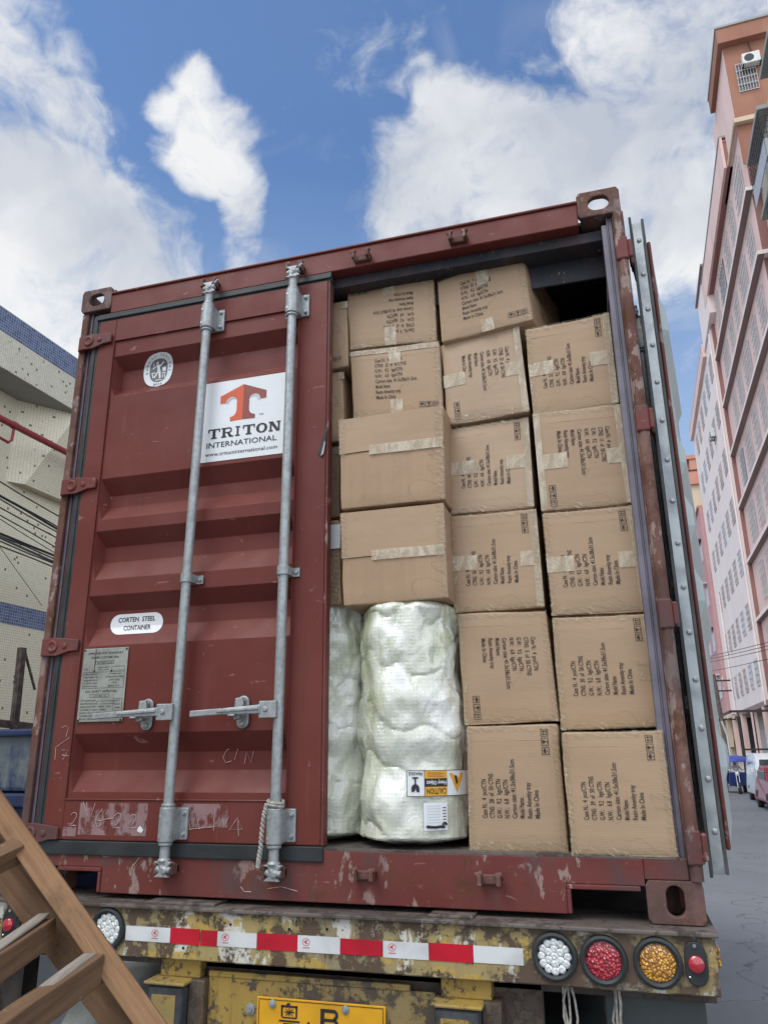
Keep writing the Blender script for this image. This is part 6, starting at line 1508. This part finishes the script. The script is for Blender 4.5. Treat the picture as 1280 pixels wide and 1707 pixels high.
# ---- cargo tricycle
def wheel(mbp, off, s, r, w_, parent, ax='x'):
    mb = MB(); p = S(off, s, r); 
    mb.lathe(p - DN * w_ / 2, DN, [(r * .6, 0), (r * .95, 0), (r, w_ * .25), (r, w_ * .75), (r * .95, w_), (r * .6, w_)], 24); o_ = mb.build('wheel', 'tyre', parent, smooth=True)
    mb = MB(); mb.lathe(p - DN * w_ * .35, DN, [(0, 0), (r * .6, 0), (r * .6, w_ * .7), (0, w_ * .7)], 16); mb.build('hub', 'chrome', o_)
def trike(off, s, label, driver=True, full=True):
    t = sthing('cargo_tricycle', off, s, label, 'tricycle', 'blue cargo tricycles')
    wheel(None, off, s - 1.0, .27, .11, t); wheel(None, off - .42, s + .9, .27, .13, t); wheel(None, off + .42, s + .9, .27, .13, t)
    mb = MB(SFR); mb.box(off - .52, off + .52, s + .1, s + 1.6, .42, .50); mb.box(off - .55, off - .50, s + .1, s + 1.6, .5, .86); mb.box(off + .50, off + .55, s + .1, s + 1.6, .5, .86); mb.box(off - .5, off + .5, s + 1.55, s + 1.6, .5, .86); mb.box(off - .5, off + .5, s + .1, s + .14, .5, .95)
    mb.build('cargo_bed', 'blue car paint', t, bevel=.02)
    mb = MB(SFR); mb.hexa([Vector(p) for p in ((off - .40, s - .62, .35), (off + .40, s - .62, .35), (off + .36, s - .45, .35), (off - .36, s - .45, .35), (off - .34, s - .72, .98), (off + .34, s - .72, .98), (off + .32, s - .5, .98), (off - .32, s - .5, .98))]); mb.build('leg_shield', 'blue car paint', t, bevel=.04)
    mb = MB(SFR); mb.tube([(off - .06, s - 1.0, .27), (off - .06, s - .72, 1.0)], .022, 8); mb.tube([(off + .06, s - 1.0, .27), (off + .06, s - .72, 1.0)], .022, 8); mb.tube([(off - .36, s - .58, 1.08), (off - .1, s - .70, 1.0), (off + .1, s - .70, 1.0), (off + .36, s - .58, 1.08)], .016, 8); mb.build('fork_and_handlebar', 'chrome', t)
    mb = MB(); mb.lathe(S(off, s - .74, .90), -DS, [(.09, 0), (.10, .03), (.085, .08), (0, .10)], 16); mb.build('headlight', 'clear lens bright', t, smooth=True)
    mb = MB(); mb.lathe(S(off, s - .05, 1.46), (0, 0, 1), [(.80, -.03), (.80, .02), (.70, .12), (.52, .20), (.28, .26), (0, .28)], 24); mb.build('canopy', 'blue canopy', t, smooth=True)
    mb = MB(SFR); mb.hexa([Vector(p) for p in ((off - .34, s - .70, .98), (off + .34, s - .70, .98), (off + .34, s - .69, .98), (off - .34, s - .69, .98), (off - .30, s - .60, 1.42), (off + .30, s - .60, 1.42), (off + .30, s - .59, 1.42), (off - .30, s - .59, 1.42))]); mb.build('windshield', 'clear screen', t)
    mb = MB(SFR)
    for x in (-.54, .54):
        mb.tube([(off + x, s + .2, .8), (off + x, s + .2, 1.5)], .016, 6); mb.tube([(off + x * .75, s - .62, .95), (off + x, s - .75, 1.5)], .016, 6)
    mb.build('canopy_post', 'chrome', t)
    mb = MB(SFR); mb.box(off - .16, off + .16, s - .35, s + .1, .62, .74); mb.box(off - .1, off + .1, s - .5, s + .1, .3, .62); mb.build('seat', 'dark cloth', t, bevel=.03)
    return t
def skin_person(J, E, root_i, mat, name, parent=None, label=None):
    me = bpy.data.meshes.new(name); org = Vector(J[root_i][0]); me.from_pydata([tuple(Vector(j[0]) - org) for j in J], E, []); me.materials.append(M[mat])
    o_ = bpy.data.objects.new(name, me); col.objects.link(o_)
    sk_ = o_.modifiers.new('skin', 'SKIN')
    for i, j in enumerate(J):
        me.skin_vertices[0].data[i].radius = (j[1], j[1]); me.skin_vertices[0].data[i].use_root = (i == root_i)
    sk_.use_smooth_shade = True
    ss = o_.modifiers.new('sub', 'SUBSURF'); ss.levels = ss.render_levels = 2
    if parent is None: o_.location = Vector((org.x, org.y, org.z + H0)); ORG[o_.name] = o_.location.copy()
    else: o_.parent = parent; o_.location = Vector((org.x, org.y, org.z + H0)) - ORG[parent.name]
    return o_
TX, TS = 4.05, 42.6
trike(TX, TS, 'blue cargo tricycle with a round blue canopy coming up the street')
q = lambda x, y, z: tuple(S(TX + x, TS + y, z))
J = [(q(0, -.10, .82), .13), (q(0, -.13, 1.02), .14), (q(0, -.18, 1.20), .12), (q(0, -.20, 1.30), .055), (q(0, -.22, 1.40), .095),
     (q(-.18, -.18, 1.20), .055), (q(-.27, -.34, 1.05), .042), (q(-.32, -.54, 1.08), .030), (q(.18, -.18, 1.20), .055), (q(.27, -.34, 1.05), .042), (q(.32, -.54, 1.08), .030),
     (q(-.10, -.18, .80), .085), (q(-.17, -.50, .74), .06), (q(-.17, -.52, .40), .045), (q(-.17, -.62, .36), .04), (q(.10, -.18, .80), .085), (q(.17, -.50, .74), .06), (q(.17, -.52, .40), .045), (q(.17, -.62, .36), .04)]
E_ = [(0, 1), (1, 2), (2, 3), (3, 4), (2, 5), (5, 6), (6, 7), (2, 8), (8, 9), (9, 10), (0, 11), (11, 12), (12, 13), (13, 14), (0, 15), (15, 16), (16, 17), (17, 18)]
rd = skin_person(J, E_, 0, 'dark cloth', 'person'); tag(rd, 'rider in dark clothes and pale helmet seated on the blue tricycle', 'person')
mb = MB(); mb.lathe(S(TX, TS - .22, 1.40), (0, 0, 1), [(.125, 0), (.13, .04), (.11, .10), (.06, .135), (0, .145)], 16); mb.build('helmet', 'pale helmet', rd, smooth=True)
mb = MB(SFR); mb.box(TX - .15, TX + .15, TS - .335, TS - .30, .95, 1.22); mb.build('shirt_front', 'red cloth', rd, bevel=.03)
trike(3.30, 50.5, 'second blue cargo tricycle parked further back behind the first')

# ---- cars
def car(name, off, s, Lc, Wc, Hc, prof, body, label, cat, glassm='dark glass', face=-1):
    """prof: list of (distance from the front, height) for the roofline; extruded across with tumblehome; front faces the camera"""
    t = sthing(name, off, s + Lc / 2, label, cat)
    n = len(prof); vs = []; fs = []
    def ring(frac, inset, zscale=1):
        return [(off + frac * (Wc / 2 - (inset if z > Hc * .52 else 0)), s + x, z) for x, z in prof]
    rows = [ring(-1, .13), ring(-.86, .05), ring(.86, .05), ring(1, .13)]
    mb = MB(SFR)
    for r_ in rows: vs += r_
    for j in range(3):
        for i in range(n): fs.append((j * n + i, j * n + (i + 1) % n, (j + 1) * n + (i + 1) % n, (j + 1) * n + i))
    fs.append(tuple(range(n))[::-1]); fs.append(tuple(3 * n + i for i in range(n)))
    mb.add(vs, fs); b_ = mb.build('car_body', body, t, bevel=.05, seg=3)
    for sx in (-1, 1):
        for wy in (.16, .82): wheel(None, off + sx * (Wc / 2 - .10), s + Lc * wy, .30, .19, t)
    return t
vanp = [(0.0, .30), (.0, .62), (.10, .86), (.42, 1.05), (.95, 1.72), (1.3, 1.84), (3.7, 1.86), (3.95, 1.6), (4.0, .5), (3.9, .28)]
vx, vs0 = 4.78, 33.9
vn = car('white_van', vx, vs0, 4.0, 1.62, 1.86, vanp, 'white car paint', 'white minivan parked nose on at the right of the street', 'van')
mb = MB(SFR); mb.hexa([Vector(p) for p in ((vx - .66, vs0 + .40, 1.06), (vx + .66, vs0 + .40, 1.06), (vx + .66, vs0 + .5, 1.04), (vx - .66, vs0 + .5, 1.04), (vx - .56, vs0 + .86, 1.62), (vx + .56, vs0 + .86, 1.62), (vx + .56, vs0 + .96, 1.6), (vx - .56, vs0 + .96, 1.6))]); mb.build('windscreen', 'dark glass', vn, bevel=.02)
mb = MB(SFR); mb.box(vx - .705, vx - .60, vs0 + 1.0, vs0 + 3.5, 1.08, 1.52); mb.build('side_window', 'dark glass', vn, bevel=.02)
for sx in (-1, 1):
    mb = MB(); mb.lathe(S(vx + sx * .58, vs0 + .06, .80), -DS, [(.13, 0), (.12, .05), (.08, .08), (0, .09)], 14); mb.build('headlight', 'clear lens bright', vn, smooth=True)
    mb = MB(SFR); mb.box(vx + sx * .86 - .06, vx + sx * .86 + .06, vs0 + .72, vs0 + .82, 1.12, 1.30); mb.build('wing_mirror', 'white car paint', vn, bevel=.02)
mb = MB(SFR); mb.box(vx - .40, vx + .40, vs0 - .03, vs0 + .02, .55, .66); mb.box(vx - .75, vx + .75, vs0 - .05, vs0 + .05, .28, .40); mb.build('grille', 'fan black', vn, bevel=.01)
redp = [(0, .30), (0, .58), (.08, .78), (.9, .95), (1.55, 1.38), (2.6, 1.44), (3.4, 1.1), (3.9, .95), (3.95, .4), (3.85, .26)]
rx_, rs0 = 4.52, 29.2
rc = car('red_car', rx_, rs0, 3.95, 1.66, 1.44, redp, 'red car paint', 'dark red hatchback just in front of the white van', 'car')
mb = MB(SFR); mb.hexa([Vector(p) for p in ((rx_ - .64, rs0 + .93, .98), (rx_ + .64, rs0 + .93, .98), (rx_ + .64, rs0 + 1.03, .94), (rx_ - .64, rs0 + 1.03, .94), (rx_ - .54, rs0 + 1.47, 1.34), (rx_ + .54, rs0 + 1.47, 1.34), (rx_ + .54, rs0 + 1.57, 1.32), (rx_ - .54, rs0 + 1.57, 1.32))]); mb.build('windscreen', 'dark glass', rc, bevel=.02)
mb = MB(SFR); mb.box(rx_ - .72, rx_ - .62, rs0 + 1.3, rs0 + 3.2, .98, 1.28); mb.build('side_window', 'dark glass', rc, bevel=.02)
mb = MB(); mb.lathe(S(rx_ - .62, rs0 + .05, .62), -DS, [(.11, 0), (.10, .05), (0, .08)], 14); mb.build('headlight', 'clear lens bright', rc, smooth=True)
dx_, ds0 = 3.2, 58.0
dc = car('dark_car', dx_, ds0, 4.2, 1.7, 1.46, redp, 'dark car paint', 'dark car standing far back beside the second tricycle', 'car')
mb = MB(SFR); mb.hexa([Vector(p) for p in ((dx_ - .64, ds0 + .93, .98), (dx_ + .64, ds0 + .93, .98), (dx_ + .64, ds0 + 1.03, .94), (dx_ - .64, ds0 + 1.03, .94), (dx_ - .54, ds0 + 1.47, 1.34), (dx_ + .54, ds0 + 1.47, 1.34), (dx_ + .54, ds0 + 1.57, 1.32), (dx_ - .54, ds0 + 1.57, 1.32))]); mb.build('windscreen', 'light glass', dc, bevel=.02)
